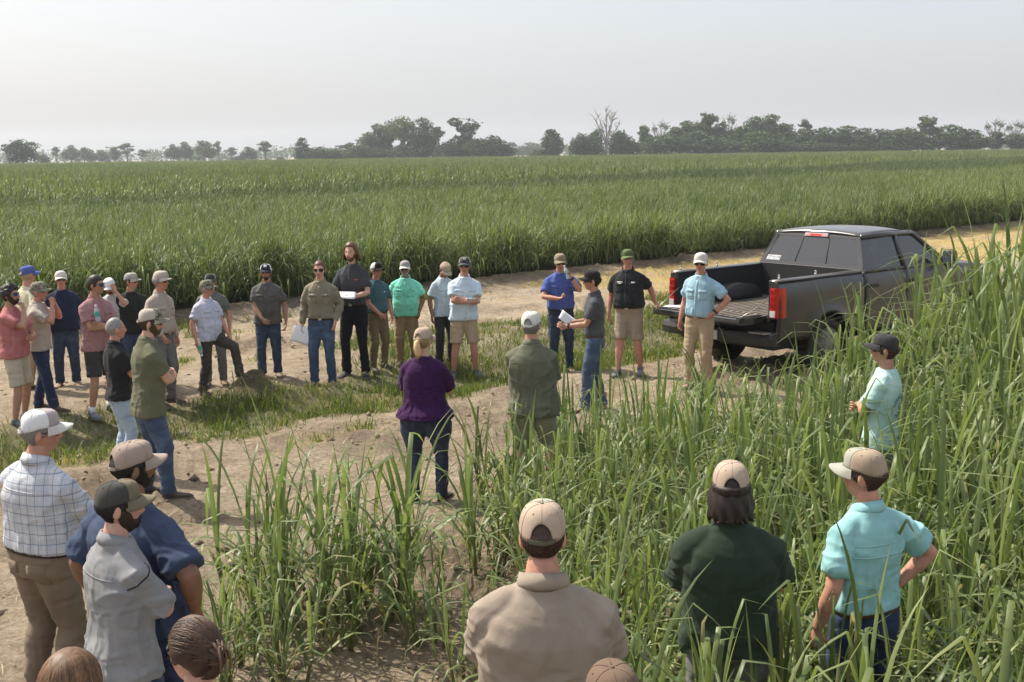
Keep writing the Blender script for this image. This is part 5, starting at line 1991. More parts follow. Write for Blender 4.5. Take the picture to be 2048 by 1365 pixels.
C['tanlong'] = dict(px=330, top=541, feet=800, yaw=-115, build=1.08, belly=.45, skin='ruddy', hair='grey', hairstyle='full', curtain=False, cap=cap(beige), glasses=1, shirt=('long', F('tan_grey_check', (.36, .30, .25), 'check', c2=(.42, .36, .31), freq=62)), pants=('long', greyp), rarm=((.20, .20, .98), (.5, -1, 0), (-.3, .6, -1), (-1, 0, 0), .6), larm='down', shoe=boot_dk, label='person in tan long-sleeved shirt, beige cap and grey trousers with belt')
C['blackjacket'] = dict(px=250, top=638, feet=945, yaw=-60, build=1.0, skin='ruddy', hair='grey', hairstyle='short', hairline=(.10, .0, -.07), shirt=('polo', F('black_jacket_cloth', (.020, .020, .022))), tuck=False, hem=.88, pants=('long', jean_light), rarm='cross2', larm='cross1', backview=1, label='person in black shirt and pale jeans half hidden behind olive shirt')
C['olive'] = dict(px=284, top=617, feet=1000, fx=310, yaw=-62, build=1.16, belly=.15, skin='fair', hair='brown', stubble=1, beard=.006, cap=cap(camo, beige, camo, open=True), glasses=1, lens=green_lens, shirt=('polo', F('olive_polo', (.125, .128, .078))), tuck=False, hem=.82, loose=.02, pants=('long', jean_mid), rarm='cross1', larm='cross2', shoe=boot_dk, near=True, head=(-12, 0),
                  stance=[(.14, .10, 0, 10), (-.14, -.06, 0, 12)], backview=1, label='person in olive polo shirt, blue jeans and camouflage cap, arms folded')
C['lavender'] = dict(px=418, top=560, feet=788, fx=424, yaw=-118, build=1.12, belly=.65, skin='ruddy', hair='grey', cap=cap(camo), glasses=1, lens=blue_lens, shirt=('button', F('lavender_check', (.44, .45, .56), 'check', c2=(.55, .56, .64), freq=70)), tuck=False, hem=.86, pants=('long', F('brown_grey_cotton', (.062, .054, .047))), rarm='down', larm=((.20, .22, .93), (.6, -1, 0), (-.2, .5, -1), (-1, 0, 0), .5), shoe=boot_dk,
                     stance=[(.14, -.06, 0, 14), (-.16, .46, .27, 6)], head=(28, 0), label='person in lavender shirt with one foot raised on the dirt bank')
C['greyback'] = dict(px=432, top=547, feet=768, yaw=-165, build=1.05, skin='ruddy', hair='grey', cap=cap(F('black_mesh', (.06, .06, .055)), greym), shirt=('tee', F('grey_green_cotton', (.13, .135, .115))), tuck=False, pants=('long', greyp), shoe=boot_tan, label='person in grey-green t-shirt half hidden behind the lavender shirt')
C['greybutton'] = dict(px=541, top=527, feet=752, yaw=-170, build=1.13, belly=.35, skin='tan', hair='dark', beard=.005, cap=cap(navy, white, navy, badge=white), shirt=('button', F('grey_button_cotton', (.105, .102, .092))), tuck=False, hem=.86, pants=('long', jean), rarm='clasp', larm='down', shoe=boot_tan, label='person in dark grey button shirt, jeans and white-backed navy cap')
C['khakilong'] = dict(px=648, top=523, feet=770, yaw=178, build=1.02, skin='fair', hair='auburn', hairstyle='short', hairline=(.068, -.02, -.07), glasses=1, shirt=('long', F('khaki_shirt', (.225, .200, .140))), pants=('long', jean_mid), rarm='down', larm='pocket', shoe=boot_tan, boot=True, slim=.95, marks=[(.092, 1.345, .035, .010, white_mark, False), (-.092, 1.345, .035, .010, white_mark, False)],
                      label='person in khaki long-sleeved shirt and sunglasses holding a folder')
C['longhair'] = dict(px=713, top=487, feet=752, yaw=172, build=.92, skin='fair', hair='auburn', hairstyle='long', drop=.10, hairline=(.078, -.05, -.09), beard=.004, beard_col='auburn', shirt=('polo', F('slate_polo', (.052, .055, .062))), pants=('long', F('black_jeans', (.012, .013, .017))), slim=.9, rarm='front', larm='front', shoe=shoe_bl, belt_mat=black, marks=[(-.10, 1.33, .032, .018, red_mark, False)],
                     label='tall person with shoulder-length hair in slate polo holding papers')
C['teal'] = dict(px=757, top=525, feet=736, yaw=-140, build=1.05, belly=.2, skin='ruddy', hair='grey', cap=cap(black, white, black), shirt=('polo', F('teal_polo', (.055, .125, .14))), collar_mat=navy, pants=('long', oliveb), larm='down', rarm='clasp', shoe=boot_dk, head=(12, 0), marks=[(-.09, 1.33, .03, .012, white_mark, False)], label='person in teal polo and white cap with black brim, olive-brown trousers')
C['mint'] = dict(px=815, top=520, feet=728, yaw=-175, build=1.20, belly=.65, skin='brown', hair='grey', cap=cap(greym, greym, offw), beard=.004, beard_col='grey', glasses=1, shirt=('button', F('mint_cotton', (.20, .62, .47))), tuck=False, hem=.86, pants=('long', brownk), rarm='pocket', larm='pocket', shoe=boot_dk, marks=[(-.092, 1.345, .035, .010, dark_mark, False)], label='person in bright mint green shirt with hands in trouser pockets')
C['headdown'] = dict(px=890, top=520, feet=735, yaw=-150, build=1.0, skin='brown', hair='dark', cap=cap(tanc), shirt=('button', F('pale_blue_grey', (.43, .50, .55))), tuck=False, loose=.022, pants=('long', char), rarm='down', larm='front', head=(-5, 36), shoe=boot_dk, label='person in pale blue-grey shirt and tan cap looking down')
C['paleblue'] = dict(px=930, top=513, feet=756, yaw=-172, build=1.14, belly=.4, skin='ruddy', hair='brown', cap=cap(darkgrey, greym, darkgrey, badge=greym), glasses=1, shirt=('button', F('ice_blue_cotton', (.56, .67, .75))), tuck=False, hem=.87, pants=('short', khaki, .92), rarm='cross1', larm='cross2', shoe=shoe_gr, stance=wide, head=(-14, 0), label='person in ice blue shirt and khaki shorts, arms folded')
# -- middle
C['purple'] = dict(px=855, top=655, feet=1004, yaw=-8, build=1.14, hips=1.36, belly=.3, skin='fair', hair='blond', hairstyle='pony', cap=cap(tanl), shirt=('tee', F('purple_cotton', (.042, .010, .058))), tuck=False, hem=.90, pants=('long', jean_dark), rarm='fold', larm='fold', shoe=shoe_bl, boot=False, backview=1, near=True, head=(-14, 0), slim=.92, sleeve=.9,
                   stance=[(.15, .03, 0, 12), (-.14, -.02, 0, 14)], label='person in purple t-shirt and dark jeans with blond ponytail through cap')
C['oliveback'] = dict(px=1066, top=622, h=1.83, yaw=-12, build=1.18, belly=.3, skin='ruddy', hair='grey', cap=cap(camo_p, offw, camo_p), shirt=('long', F('olive_long_cotton', (.135, .138, .092))), tuck=False, hem=.84, loose=.022, crease=.010, pants=('short', F('khaki_green_short', (.25, .235, .16)), .95), rarm='cross1', larm='cross2', backview=1, near=True, head=(-5, 0), stance=wide, shoe=boot_tan, boot=True,
                      label='person in olive long-sleeved shirt and shorts, back turned, grey cap')
C['royal'] = dict(px=1122, top=505, feet=743, yaw=-172, build=1.10, belly=.45, skin='ruddy', hair='grey', cap=cap(F('khaki_cap_cotton', (.24, .20, .135))), glasses=1, shirt=('button', F('royal_shirt', (.075, .110, .33))), pants=('long', jean_dark), rarm=((.06, .25, 1.18), (.9, -.3, -.3), (-.8, .5, .3), (0, 0, 1), 1.2), larm=((.13, .27, 1.49), (.7, .1, -1), (-.35, .1, 1), (-.8, .3, 0), 1.2), watch='l', shoe=boot_tan, slim=.95,
                  head=(4, 4), label='person in royal blue shirt raising a water bottle to drink')
C['greypolo'] = dict(px=1186, top=540, feet=815, fx=1190, yaw=88, build=1.03, belly=.1, skin='tan', hair='dark', cap=cap(F('black_cap_cotton', (.022, .021, .020))), glasses=1, shirt=('polo', F('charcoal_marl', (.070, .074, .078))), pants=('long', jean_mid), belt_mat=plain('brown_leather_belt', (.10, .05, .03), .5), larm=((.14, .34, 1.12), (.3, -.5, -1), (-.1, 1, .2), (-1, 0, 0), .7), rarm=((.14, .30, 1.13), (.3, -.5, -1), (-.1, 1, .2), (-1, 0, 0), .7), watch='l', near=True, shoe=boot_tan,
                     stance=[(.11, -.10, 0, 10), (-.11, .12, 0, 10)], label='person in charcoal polo and black cap, side on, talking with papers in hand')
C['black'] = dict(px=1266, top=497, feet=748, fx=1258, yaw=160, build=1.18, belly=.6, skin='ruddy', hair='grey', cap=cap(greenc, dgreen), shirt=('button', F('black_shirt', (.022, .023, .026))), pants=('short', F('khaki_short_grey', (.30, .245, .185)), .94), rarm='down', larm=(lambda: TWM @ Vector((-.80, -.40, 1.02)), (.6, -1, 0), (.5, .5, -.5), (-.3, .2, -1), .8), shoe=shoe_gr, socks=0, head=(24, 0), stance=[(.13, .14, 0, 8), (-.15, -.08, 0, 16)],
                  marks=[(.092, 1.36, .085, .012, white_mark, False), (.092, 1.342, .04, .010, white_mark, False), (-.10, 1.352, .05, .016, white_mark, False)], label='person in black shirt, khaki shorts and green cap leaning on the tailgate')
C['sky'] = dict(px=1384, top=504, feet=778, fx=1398, yaw=148, build=1.04, belly=.2, skin='ruddy', hair='grey', cap=cap(offw, F('lilac_mesh', (.55, .53, .58)), offw), glasses=1, shirt=('button', F('sky_blue_cotton', (.30, .47, .56))), pants=('long', F('khaki_chino', (.37, .285, .185))), belt_mat=plain('brown_leather_belt', (.10, .05, .03), .5), rarm='down', larm='hip', watch='l', shoe=boot_tan, head=(18, 0), label='person in sky blue shirt and white cap, hand on hip by tailgate')
# -- in the near cane, on the right
C['minttee'] = dict(px=1768, top=668, h=1.76, yaw=52, build=1.06, skin='tan', hair='brown', hairline=(.06, -.04, -.10), cap=cap(F('charcoal_cap_cotton', (.045, .043, .045))), glasses=1, shirt=('tee', F('pale_mint_cotton', (.44, .63, .60))), tuck=False, hem=.86, pants=('long', jean_light), rarm='cross1', larm='cross2', backview=1, near=True, nofeet=1, head=(8, 0), label='person in pale mint t-shirt with printed circle on back and charcoal cap')
C['aqua'] = dict(px=1742, top=897, h=1.80, yaw=24, build=1.08, skin='ruddy', hair='brown', cap=cap(F('pale_olive_mesh', (.33, .33, .27)), tanc, F('pale_olive_mesh', (.33, .33, .27)), open=False), glasses=1, shirt=('button', F('aqua_cotton', (.27, .51, .51))), pants=('long', jean_navy), belt_mat=plain('brown_leather_belt', (.10, .05, .03), .5), rarm='hip', larm='down', backview=1, vent=1, near=True, nofeet=1, head=(28, 2), crease=.009, label='person in aqua short-sleeved shirt and tan cap, hand on hip, among cane')
C['green'] = dict(px=1463, top=927, h=1.80, yaw=-4, build=1.34, belly=.1, skin='fair', hair='dark', hairstyle='long', drop=.12, cap=cap(tanl), shirt=('tee', F('forest_green_cotton', (.026, .042, .026))), tuck=False, hem=.86, pants=('long', F('slate_grey_cotton', (.17, .165, .17))), rarm=((.06, .25, 1.10), (1, -.45, -.1), (-1, .2, 0), (0, -1, 0), .5), larm=((.05, .23, 1.08), (1, -.5, -.1), (-1, .2, 0), (0, -1, 0), .5), backview=1, near=True, nofeet=1, sleeve=.85, label='person in forest green t-shirt with dark shoulder-length hair under tan cap')
C['tanpolo'] = dict(px=1086, top=1008, h=1.86, yaw=-3, build=1.46, belly=.3, skin='ruddy', hair='brown', hairline=(.06, -.01, -.055), cap=cap(camo_p, tanl, camo_p, strap=olive), shirt=('polo', F('tan_polo', (.30, .25, .197))), tuck=False, hem=.84, pants=('long', khaki), rarm=((.07, .25, 1.06), (1, -.5, -.1), (-1, .2, 0), (0, -1, 0), .5), larm=((.05, .23, 1.09), (1, -.5, -.1), (-1, .2, 0), (0, -1, 0), .5), backview=1, near=True, nofeet=1, crease=.0055, loose=.016, sleeve=.86, label='broad person in tan polo shirt and camouflage-fronted cap, back turned')
C['browncap'] = dict(px=1246, top=1338, h=1.74, yaw=5, build=1.0, skin='ruddy', hair='brown', cap=cap(brownc, brownc, brownc, open=False), shirt=('tee', darkgrey), tuck=False, backview=1, near=True, nofeet=1, label='person of whom only a brown cap shows, below the tan polo')
# -- bottom left
C['plaid'] = dict(px=60, top=818, h=1.84, yaw=-28, build=1.34, belly=.35, skin='ruddy', hair='grey', hairline=(.06, -.02, -.085), cap=cap(F('mauve_grey_cotton', (.40, .34, .34)), white, offw), glasses=1, shirt=('long', F('white_blue_plaid', (.60, .61, .63), 'plaid', c2=(.17, .22, .30), c3=(.49, .51, .55), freq=17)), pants=('long', F('brown_khaki_work', (.20, .15, .105))), rarm='fold', larm='fold', backview=1, near=True, nofeet=1, head=(-40, 0), label='person in white and blue plaid shirt, white mesh cap and khaki trousers')
C['bluetee'] = dict(px=255, top=882, h=1.82, yaw=-28, build=1.6, belly=.3, skin='brown', hair='black', cap=cap(F('dusty_tan_cotton', (.35, .275, .225))), beard=.008, shirt=('tee', F('denim_blue_cotton', (.046, .066, .120))), tuck=False, hem=.82, pants=('long', jean_navy), rarm=((.25, .05, .98), (1, -.4, 0), (-.1, .3, -1), (-1, 0, 0), .5), larm='down', backview=1, near=True, nofeet=1, head=(-22, 0), sleeve=.86, label='broad person in denim blue t-shirt and dusty tan cap')
C['greyshirt'] = dict(px=222, top=962, h=1.76, yaw=-42, build=1.3, skin='fair', hair='black', hairline=(.06, -.02, -.085), cap=cap(F('olive_canvas', (.17, .145, .095)), F('black_mesh', (.06, .06, .055)), F('olive_canvas', (.17, .145, .095)), open=False), beard=.013, beard_col='dark', shirt=('button', F('light_grey_cotton', (.25, .255, .26))), tuck=False, hem=.82, pants=('long', jean), rarm='cross1', larm='cross2', backview=1, near=True, nofeet=1, head=(-20, 0), crease=.007, sleeve=.95, piping=1, label='bearded person in light grey shirt with black mesh cap, arms folded')
C['clip'] = dict(px=396, top=1258, h=1.66, yaw=18, build=.95, skin='fair', hair='brown', hairstyle='bun', hairline=(.07, -.03, -.07), glasses=1, shirt=('tee', F('blush_cotton', (.50, .36, .32))), tuck=False, pants=('long', jean_light), backview=1, near=True, nofeet=1, head=(34, 0), label='person with dark hair twisted up in a claw clip, wearing sunglasses')
C['caramel'] = dict(px=108, top=1327, h=1.66, yaw=-20, build=.95, skin='fair', hair='caramel', hairstyle='long', drop=.16, shirt=('tee', F('soft_grey_cotton', (.35, .35, .36))), tuck=False, pants=('long', jean_light), backview=1, near=True, nofeet=1, label='person with long caramel-brown hair, only the crown of head showing')

for k_, s_ in C.items():
    person(k_, s_)
# ================================================================== THE PICKUP
def truck_paint():
    m, nt, b = new_mat('dusty_graphite_paint')
    geo = N(nt, 'ShaderNodeNewGeometry'); sx = N(nt, 'ShaderNodeSeparateXYZ'); nt.links.new(geo.outputs['Normal'], sx.inputs[0])
    n1 = tex_noise(nt, 2.5, 5, .65); n2 = tex_noise(nt, 30, 4, .7)
    base = (.026, .026, .027)
    dust = (.125, .115, .105)
    up = N(nt, 'ShaderNodeMath', operation='MULTIPLY_ADD'); nt.links.new(sx.outputs[2], up.inputs[0]); up.inputs[1].default_value = .26; nt.links.new(ramp(nt, n1, [(.35, (.02,) * 3), (.75, (.17,) * 3)]), up.inputs[2])
    c = mixc(nt, base, dust, up.outputs[0])
    c = mixc(nt, c, ramp(nt, n2, [(.3, (.86,) * 3), (.7, (1.1,) * 3)]), .6, 'MULTIPLY')
    nt.links.new(c, b.inputs['Base Color'])
    b.inputs['Metallic'].default_value = .25
    b.inputs['Roughness'].default_value = .36
    b.inputs['Coat Weight'].default_value = .6; b.inputs['Coat Roughness'].default_value = .12
    return m


paint = truck_paint()
liner = plain('black_bed_liner', (.018, .018, .019), .7, vary=.25, scale=20)
dustliner = plain('dusty_bed_floor', (.15, .125, .10), .85, vary=.35, scale=6)
blackp = plain('black_plastic_trim', (.018, .018, .018), .55)
steel = plain('dull_steel', (.42, .41, .39), .4, metal=.9)
chrome = plain('chrome', (.7, .7, .7), .12, metal=1.0)
tyre_m = plain('dusty_tyre', (.055, .047, .040), .9, vary=.35, scale=14)
rim_m = plain('grey_steel_rim', (.22, .20, .18), .6, metal=.4, vary=.35)
redl = plain('red_lamp_lens', (.50, .018, .014), .15, spec=.7, coat=.5)
clearl = plain('clear_lamp_lens', (.62, .60, .58), .15, spec=.7)
seat_m = plain('dark_seat_cloth', (.03, .03, .032), .9)


def glass_mat():
    m, nt, b = new_mat('tinted_glass')
    b.inputs['Base Color'].default_value = (.012, .012, .012, 1); b.inputs['Roughness'].default_value = .04
    b.inputs['Specular IOR Level'].default_value = 1.0; b.inputs['IOR'].default_value = 1.9
    t = N(nt, 'ShaderNodeBsdfTransparent'); t.inputs[0].default_value = (.68, .74, .70, 1)
    mx = N(nt, 'ShaderNodeMixShader'); mx.inputs[0].default_value = .45
    nt.links.new(b.outputs[0], mx.inputs[1]); nt.links.new(t.outputs[0], mx.inputs[2])
    nt.links.new(mx.outputs[0], nt.nodes['Material Output'].inputs['Surface'])
    return m


glass = glass_mat()
TK = empty('pickup_truck', (3.01, 16.73, -.03), R(-51.4)); TK.scale = (1.045,) * 3
tag(TK, 'dusty dark grey four-door pickup truck parked with its tailgate down', 'pickup truck')
WY, FY, WZ, ARCH = 1.22, 5.00, .41, .50


def side_x(z, top=1.43):
    return 1.0 + .012 * math.sin((z - .5) * 3.2) - .045 * max(0, (z - 1.22) / .21) ** 2


def bump_panel(name, y0, y1, zb, zt, sd, mat, arch=None, n=40, flare=.03, parent=TK, thick=.04):
    """a side panel that bulges, with a wheel arch cut where it should be"""
    mb = MB(); V_ = []
    ys = [y0 + (y1 - y0) * i / n for i in range(n + 1)]
    rows = 8
    for lay in (0, 1):
        for yy in ys:
            b = zb
            fl = 0
            if arch is not None:
                d = abs(yy - arch)
                if d < ARCH: b = max(zb, WZ + math.sqrt(ARCH ** 2 - d * d))
            for j in range(rows + 1):
                z = b + (zt - b) * (j / rows) ** 1.15
                x = side_x(z)
                if arch is not None:
                    dd = math.hypot(yy - arch, z - WZ)
                    x += flare * math.exp(-((dd - ARCH) / .09) ** 2)
                V_.append(((x - thick * lay) * sd, yy, z))
    W_ = rows + 1; n0 = (n + 1) * W_
    F_ = []
    for i in range(n):
        for j in range(rows):
            a = i * W_ + j
            q = (a, a + W_, a + W_ + 1, a + 1); q2 = (n0 + a, n0 + a + 1, n0 + a + W_ + 1, n0 + a + W_)
            F_ += [q, q2] if sd > 0 else [q[::-1], q2[::-1]]
        a = i * W_
        e1 = (a, n0 + a, n0 + a + W_, a + W_); a += rows; e2 = (a, a + W_, n0 + a + W_, n0 + a)
        F_ += [e1, e2] if sd > 0 else [e1[::-1], e2[::-1]]
    for a0 in (0, n * W_):
        for j in range(rows):
            a = a0 + j; e = (a, a + 1, n0 + a + 1, n0 + a)
            F_.append(e if (a0 == 0) == (sd > 0) else e[::-1])
    return mb.add(V_, F_).build(name, mat, parent)


for sd in (1, -1):
    bs = bump_panel('bed_side', .10, 2.03, .58, 1.415, sd, paint, WY)
    k = MB()                                                # rounded top rail cap
    k.rings([[Vector((sd * (.90 + .082 * math.cos(a)), yy, 1.415 + .028 * math.sin(a))) for a in [math.pi * q / 8 for q in range(9)]] for yy in (.10, .6, 1.3, 2.03)])
    k.build('rail_cap', paint, bs)
    k = MB(); k.box((sd * .845, 1.06, 1.17), (.03, 1.92, .50)); k.build('inner_liner', liner, bs, smooth=False)
    k = MB(); k.box((sd * .91, .115, 1.16), (.13, .035, .50)); k.build('rear_pillar', blackp if sd < 0 else paint, bs, smooth=False)
    # lamp: wraps the corner
    lamp = MB()
    for (z0, z1) in ((1.045, 1.335),):
        pts = [(.88, .07), (.955, .072), (1.005, .10), (1.018, .17), (1.018, .24)]
        inn = [(.985, .24), (.985, .14), (.88, .11)]
        lamp.rings([[Vector((sd * a, b, z0)) for a, b in pts + inn], [Vector((sd * a, b + .0, (z0 + z1) / 2)) for a, b in pts + inn], [Vector((sd * a * .995, b, z1)) for a, b in pts + inn]])
    lo = lamp.build('tail_lamp', redl, TK, smooth=False)
    k = MB(); k.rings([[Vector((sd * a, b, z)) for a, b in [(.878, .069), (.957, .071), (1.006, .098), (1.02, .17), (1.02, .24), (.985, .24), (.985, .14), (.878, .11)]] for z in (.93, 1.043)])
    k.build('lamp_lower', redl, lo, smooth=False)
    k = MB(); k.box((sd * .925, .066, .985), (.085, .012, .085)); k.build('reverse_lens', clearl, lo, smooth=False)
    for zz in (1.10, 1.19, 1.28):
        k = MB(); k.box((sd * .925, .066, zz), (.07, .008, .05)); k.build('reflector', plain('deep_red_reflector', (.3, .006, .006), .2), lo, smooth=False)
    # cab side: rear door and front door
    rd = bump_panel('rear_door', 2.06, 3.08, .50, 1.41, sd, paint, None, 14)
    fd = bump_panel('front_door', 3.095, 4.18, .50, 1.41, sd, paint, None, 14)
    bump_panel('front_fender', 4.195, 5.80, .55, 1.30, sd, paint, FY, 40)
    for dr, yy in ((rd, 2.25), (fd, 3.30)):
        k = MB(); k.box((sd * 1.022, yy, 1.20), (.035, .20, .045)); k.build('handle', blackp, dr, smooth=False)
    k = MB(); k.box((sd * .985, 3.1, .47), (.09, 2.1, .10)); k.build('rocker', blackp, TK, smooth=False)
    # side windows, seals and pillars
    def P(y, z):   # greenhouse side surface
        return Vector((sd * (.955 - .215 * ((z - 1.41) / .52)), y, z))
    def win(name, pts, seed):
        k = MB(); o = [P(*p) for p in pts]; nrm = Vector((sd, 0, .42)).normalized()
        k.rings([[p - nrm * .006 for p in o], [p + nrm * .002 for p in o]])
        return k.build(name, glass, TK, smooth=False)
    win('rear_side_window', [(2.30, 1.42), (3.05, 1.42), (3.05, 1.865), (2.42, 1.865)], 0)
    win('front_side_window', [(3.14, 1.42), (4.13, 1.42), (3.95, 1.56), (3.62, 1.82), (3.50, 1.865), (3.14, 1.865)], 1)
    def bar(name, pts, w=.055, t=.05):
        k = MB(); k.tube(pts, [w] * len(pts), 8); return k.build(name, paint, TK)
    k = MB()
    q = [P(2.07, 1.40), P(2.33, 1.40), P(2.45, 1.88), P(2.24, 1.90)]
    nrm = Vector((sd, 0, .42)).normalized()
    k.rings([[p - nrm * .05 for p in q], [p + nrm * .006 for p in q]]); k.build('rear_pillar_panel', paint, TK, smooth=False)
    bar('centre_pillar', [P(3.095, 1.38), P(3.095, 1.90)], .042)
    bar('front_pillar', [P(4.28, 1.37), P(3.95, 1.60), P(3.60, 1.86), P(3.45, 1.90)], .042)
    bar('roof_rail', [P(2.26, 1.885), P(2.9, 1.90), P(3.55, 1.885)], .045)
    bar('belt_moulding', [P(2.08, 1.405), P(3.1, 1.405), P(4.28, 1.39)], .026)
    # mirror
    k = MB(); V0 = Vector((sd * 1.16, 4.0, 1.50))
    k.rings([[V0 + Vector((.105 * math.copysign(abs(math.cos(a)) ** .6, math.cos(a)) * f, yy, .13 * math.copysign(abs(math.sin(a)) ** .6, math.sin(a)) * f)) for a in [2 * math.pi * i / 20 for i in range(20)]] for yy, f in ((-.045, .94), (-.02, 1), (.05, .95), (.10, .7))])
    k.tube([(sd * .96, 4.05, 1.44), (sd * 1.08, 4.02, 1.45)], .03, 8)
    mo = k.build('door_mirror', blackp, TK)
    k = MB(); k.box(V0 + Vector((0, -.047, 0)), (.165, .006, .205)); k.build('mirror_glass', chrome, mo, smooth=False)
    # wheels
    for yy in (WY, FY):
        t = MB(); rs = []
        for i in range(28):
            a = 2 * math.pi * i / 28
            prof = [(.30, .00), (.385, .005), (.41, .03), (.412, .24), (.385, .27), (.28, .27)]
            rs.append([Vector((sd * (1.0 - w), yy + r_ * math.cos(a), WZ + r_ * math.sin(a))) for r_, w in prof])
        t.rings(rs, close=True)
        wo = empty('wheel'); wo.parent = TK
        t.build('tyre', tyre_m, wo)
        r = MB()
        r.rings([[Vector((sd * (1.0 - w), yy + q_ * math.cos(a), WZ + q_ * math.sin(a))) for a in [2 * math.pi * i / 28 for i in range(28)]] for q_, w in ((.30, .012), (.285, .02), (.26, .07), (.18, .045), (.11, .03), (.09, -.005), (.03, -.012))])
        ro = r.build('rim', rim_m, wo)
        for i in range(8):
            a = 2 * math.pi * i / 8 + .2
            h = MB(); h.tube([Vector((sd * .915, yy + .215 * math.cos(a), WZ + .215 * math.sin(a))), Vector((sd * .958, yy + .215 * math.cos(a), WZ + .215 * math.sin(a)))], .032, 10)
            hb = h.build('rim_hole', plain('deep_black', (.004, .004, .004), .9), wo)
            h = MB(); h.tube([Vector((sd * .965, yy + .072 * math.cos(a), WZ + .072 * math.sin(a))), Vector((sd * .99, yy + .072 * math.cos(a), WZ + .072 * math.sin(a)))], .011, 6); h.build('lug_nut', steel, wo)
        # inner well
        w = MB(); w.rings([[Vector((sd * xx, yy + (ARCH - .01) * math.cos(a), WZ + (ARCH - .01) * math.sin(a))) for a in [math.pi * i / 16 for i in range(17)]] for xx in (.60, .985)], cap=False)
        w.build('wheel_well', blackp, TK)
    # tie-downs on the rail
    for yy in (.22, 1.02):
        k = MB(); c0 = Vector((sd * .90, yy, 1.44))
        k.tube([c0, c0 + Vector((0, 0, .03))], .016, 8)
        rs = [[c0 + Vector((0, .017 * math.cos(a) + .006 * math.cos(b) * math.cos(a), .05 + .017 * math.sin(a) + .006 * math.cos(b) * math.sin(a))) + Vector((.006 * math.sin(b), 0, 0)) for b in [2 * math.pi * q_ / 6 for q_ in range(6)]] for a in [2 * math.pi * i / 12 for i in range(12)]]
        k.rings(rs, close=True); k.build('tie_down', chrome, TK)
    # tailgate cable
    k = MB(); k.tube([(sd * .83, .12, 1.20), (sd * .80, -.18, 1.05), (sd * .755, -.40, .965)], .006, 6); k.build('tailgate_cable', steel, TK)

# bed
k = MB(); k.box((0, 1.06, .90), (1.72, 1.92, .06)); bed = k.build('bed_floor', liner, TK, smooth=False)
for i in range(15):
    k = MB(); k.box((-.735 + .105 * i, 1.06, .938), (.062, 1.90, .018)); k.build('floor_rib', dustliner, bed, smooth=False)
k = MB(); k.box((0, 2.005, 1.16), (1.80, .05, .50)); k.build('bed_front_wall', liner, TK, smooth=False)
k = MB(); k.box((0, 2.01, 1.425), (1.80, .06, .03)); k.build('bed_front_cap', paint, TK, smooth=False)
for sd in (1, -1):
    k = MB(); k.rings([[Vector((sd * xx, WY + .46 * math.cos(a), .93 + .26 * math.sin(a) ** .6)) for a in [math.pi * i / 12 for i in range(13)]] for xx in (.56, .84)])
    k.build('wheel_box', liner, bed)
# tailgate lying open
tg = MB(); prof = [(.10, .905), (.10, .945), (-.43, .955), (-.455, .945), (-.462, .90), (-.44, .868), (-.20, .855), (.05, .862)]
tg.rings([[Vector((x, y, z)) for y, z in prof] for x in (-.79, -.77, 0, .77, .79)])
tgo = tg.build('tailgate', paint, TK, smooth=False)
k = MB(); k.box((0, -.17, .955), (1.50, .46, .012)); k.build('tailgate_liner', liner, tgo, smooth=False)
for i in range(14):
    k = MB(); k.box((-.69 + .106 * i, -.17, .963), (.058, .44, .012)); k.build('tailgate_rib', dustliner, tgo, smooth=False)
for sd in (1, -1):
    k = MB(); k.box((sd * .765, -.40, .925), (.055, .10, .075)); k.build('latch', blackp, tgo, smooth=False)
k = MB(); k.box((0, -.452, .905), (.26, .03, .05)); k.build('tailgate_handle', blackp, tgo, smooth=False)
# bumper
k = MB(); bp = [(-.14, .56), (-.155, .66), (-.13, .72), (.05, .73), (.05, .54)]
k.rings([[Vector((x, y + .10 * max(0, abs(x) - .7) / .3, z)) for y, z in bp] for x in (-1.0, -.8, -.4, 0, .4, .8, 1.0)])
bo = k.build('rear_bumper', plain('dark_steel_bumper', (.05, .048, .046), .45, metal=.4), TK, smooth=False)
k = MB(); k.box((0, -.10, .725), (.60, .14, .02)); k.build('step_pad', blackp, bo, smooth=False)
k = MB(); k.box((.82, -.06, .735), (.28, .14, .016)); k.build('step_pad', steel, bo, smooth=False)
k = MB(); k.box((0, -.158, .64), (.31, .01, .13)); k.build('licence_plate', plain('white_plate', (.6, .6, .58), .4), bo, smooth=False)
k = MB(); k.box((0, -.12, .47), (.09, .30, .09)); k.build('hitch', blackp, TK, smooth=False)
# chassis, underside, axles
k = MB(); k.box((0, 2.9, .56), (1.70, 5.4, .20)); k.build('chassis', blackp, TK, smooth=False)
k = MB(); k.box((0, 1.05, .74), (1.80, 1.85, .22)); k.build('bed_underside', blackp, TK, smooth=False)
k = MB(); k.tube([(-.85, WY, WZ), (.85, WY, WZ)], .075, 10); k.build('rear_axle', blackp, TK)
k = MB(); k.box((0, 3.1, .98), (1.86, 2.0, .80)); k.build('cab_body', liner, TK, smooth=False)
# cab back wall, rear window, roof
def back(x, z):
    t = (z - 1.41) / .52
    return Vector((x * (.955 - .215 * t) / .955, 2.07 + .20 * t, z))


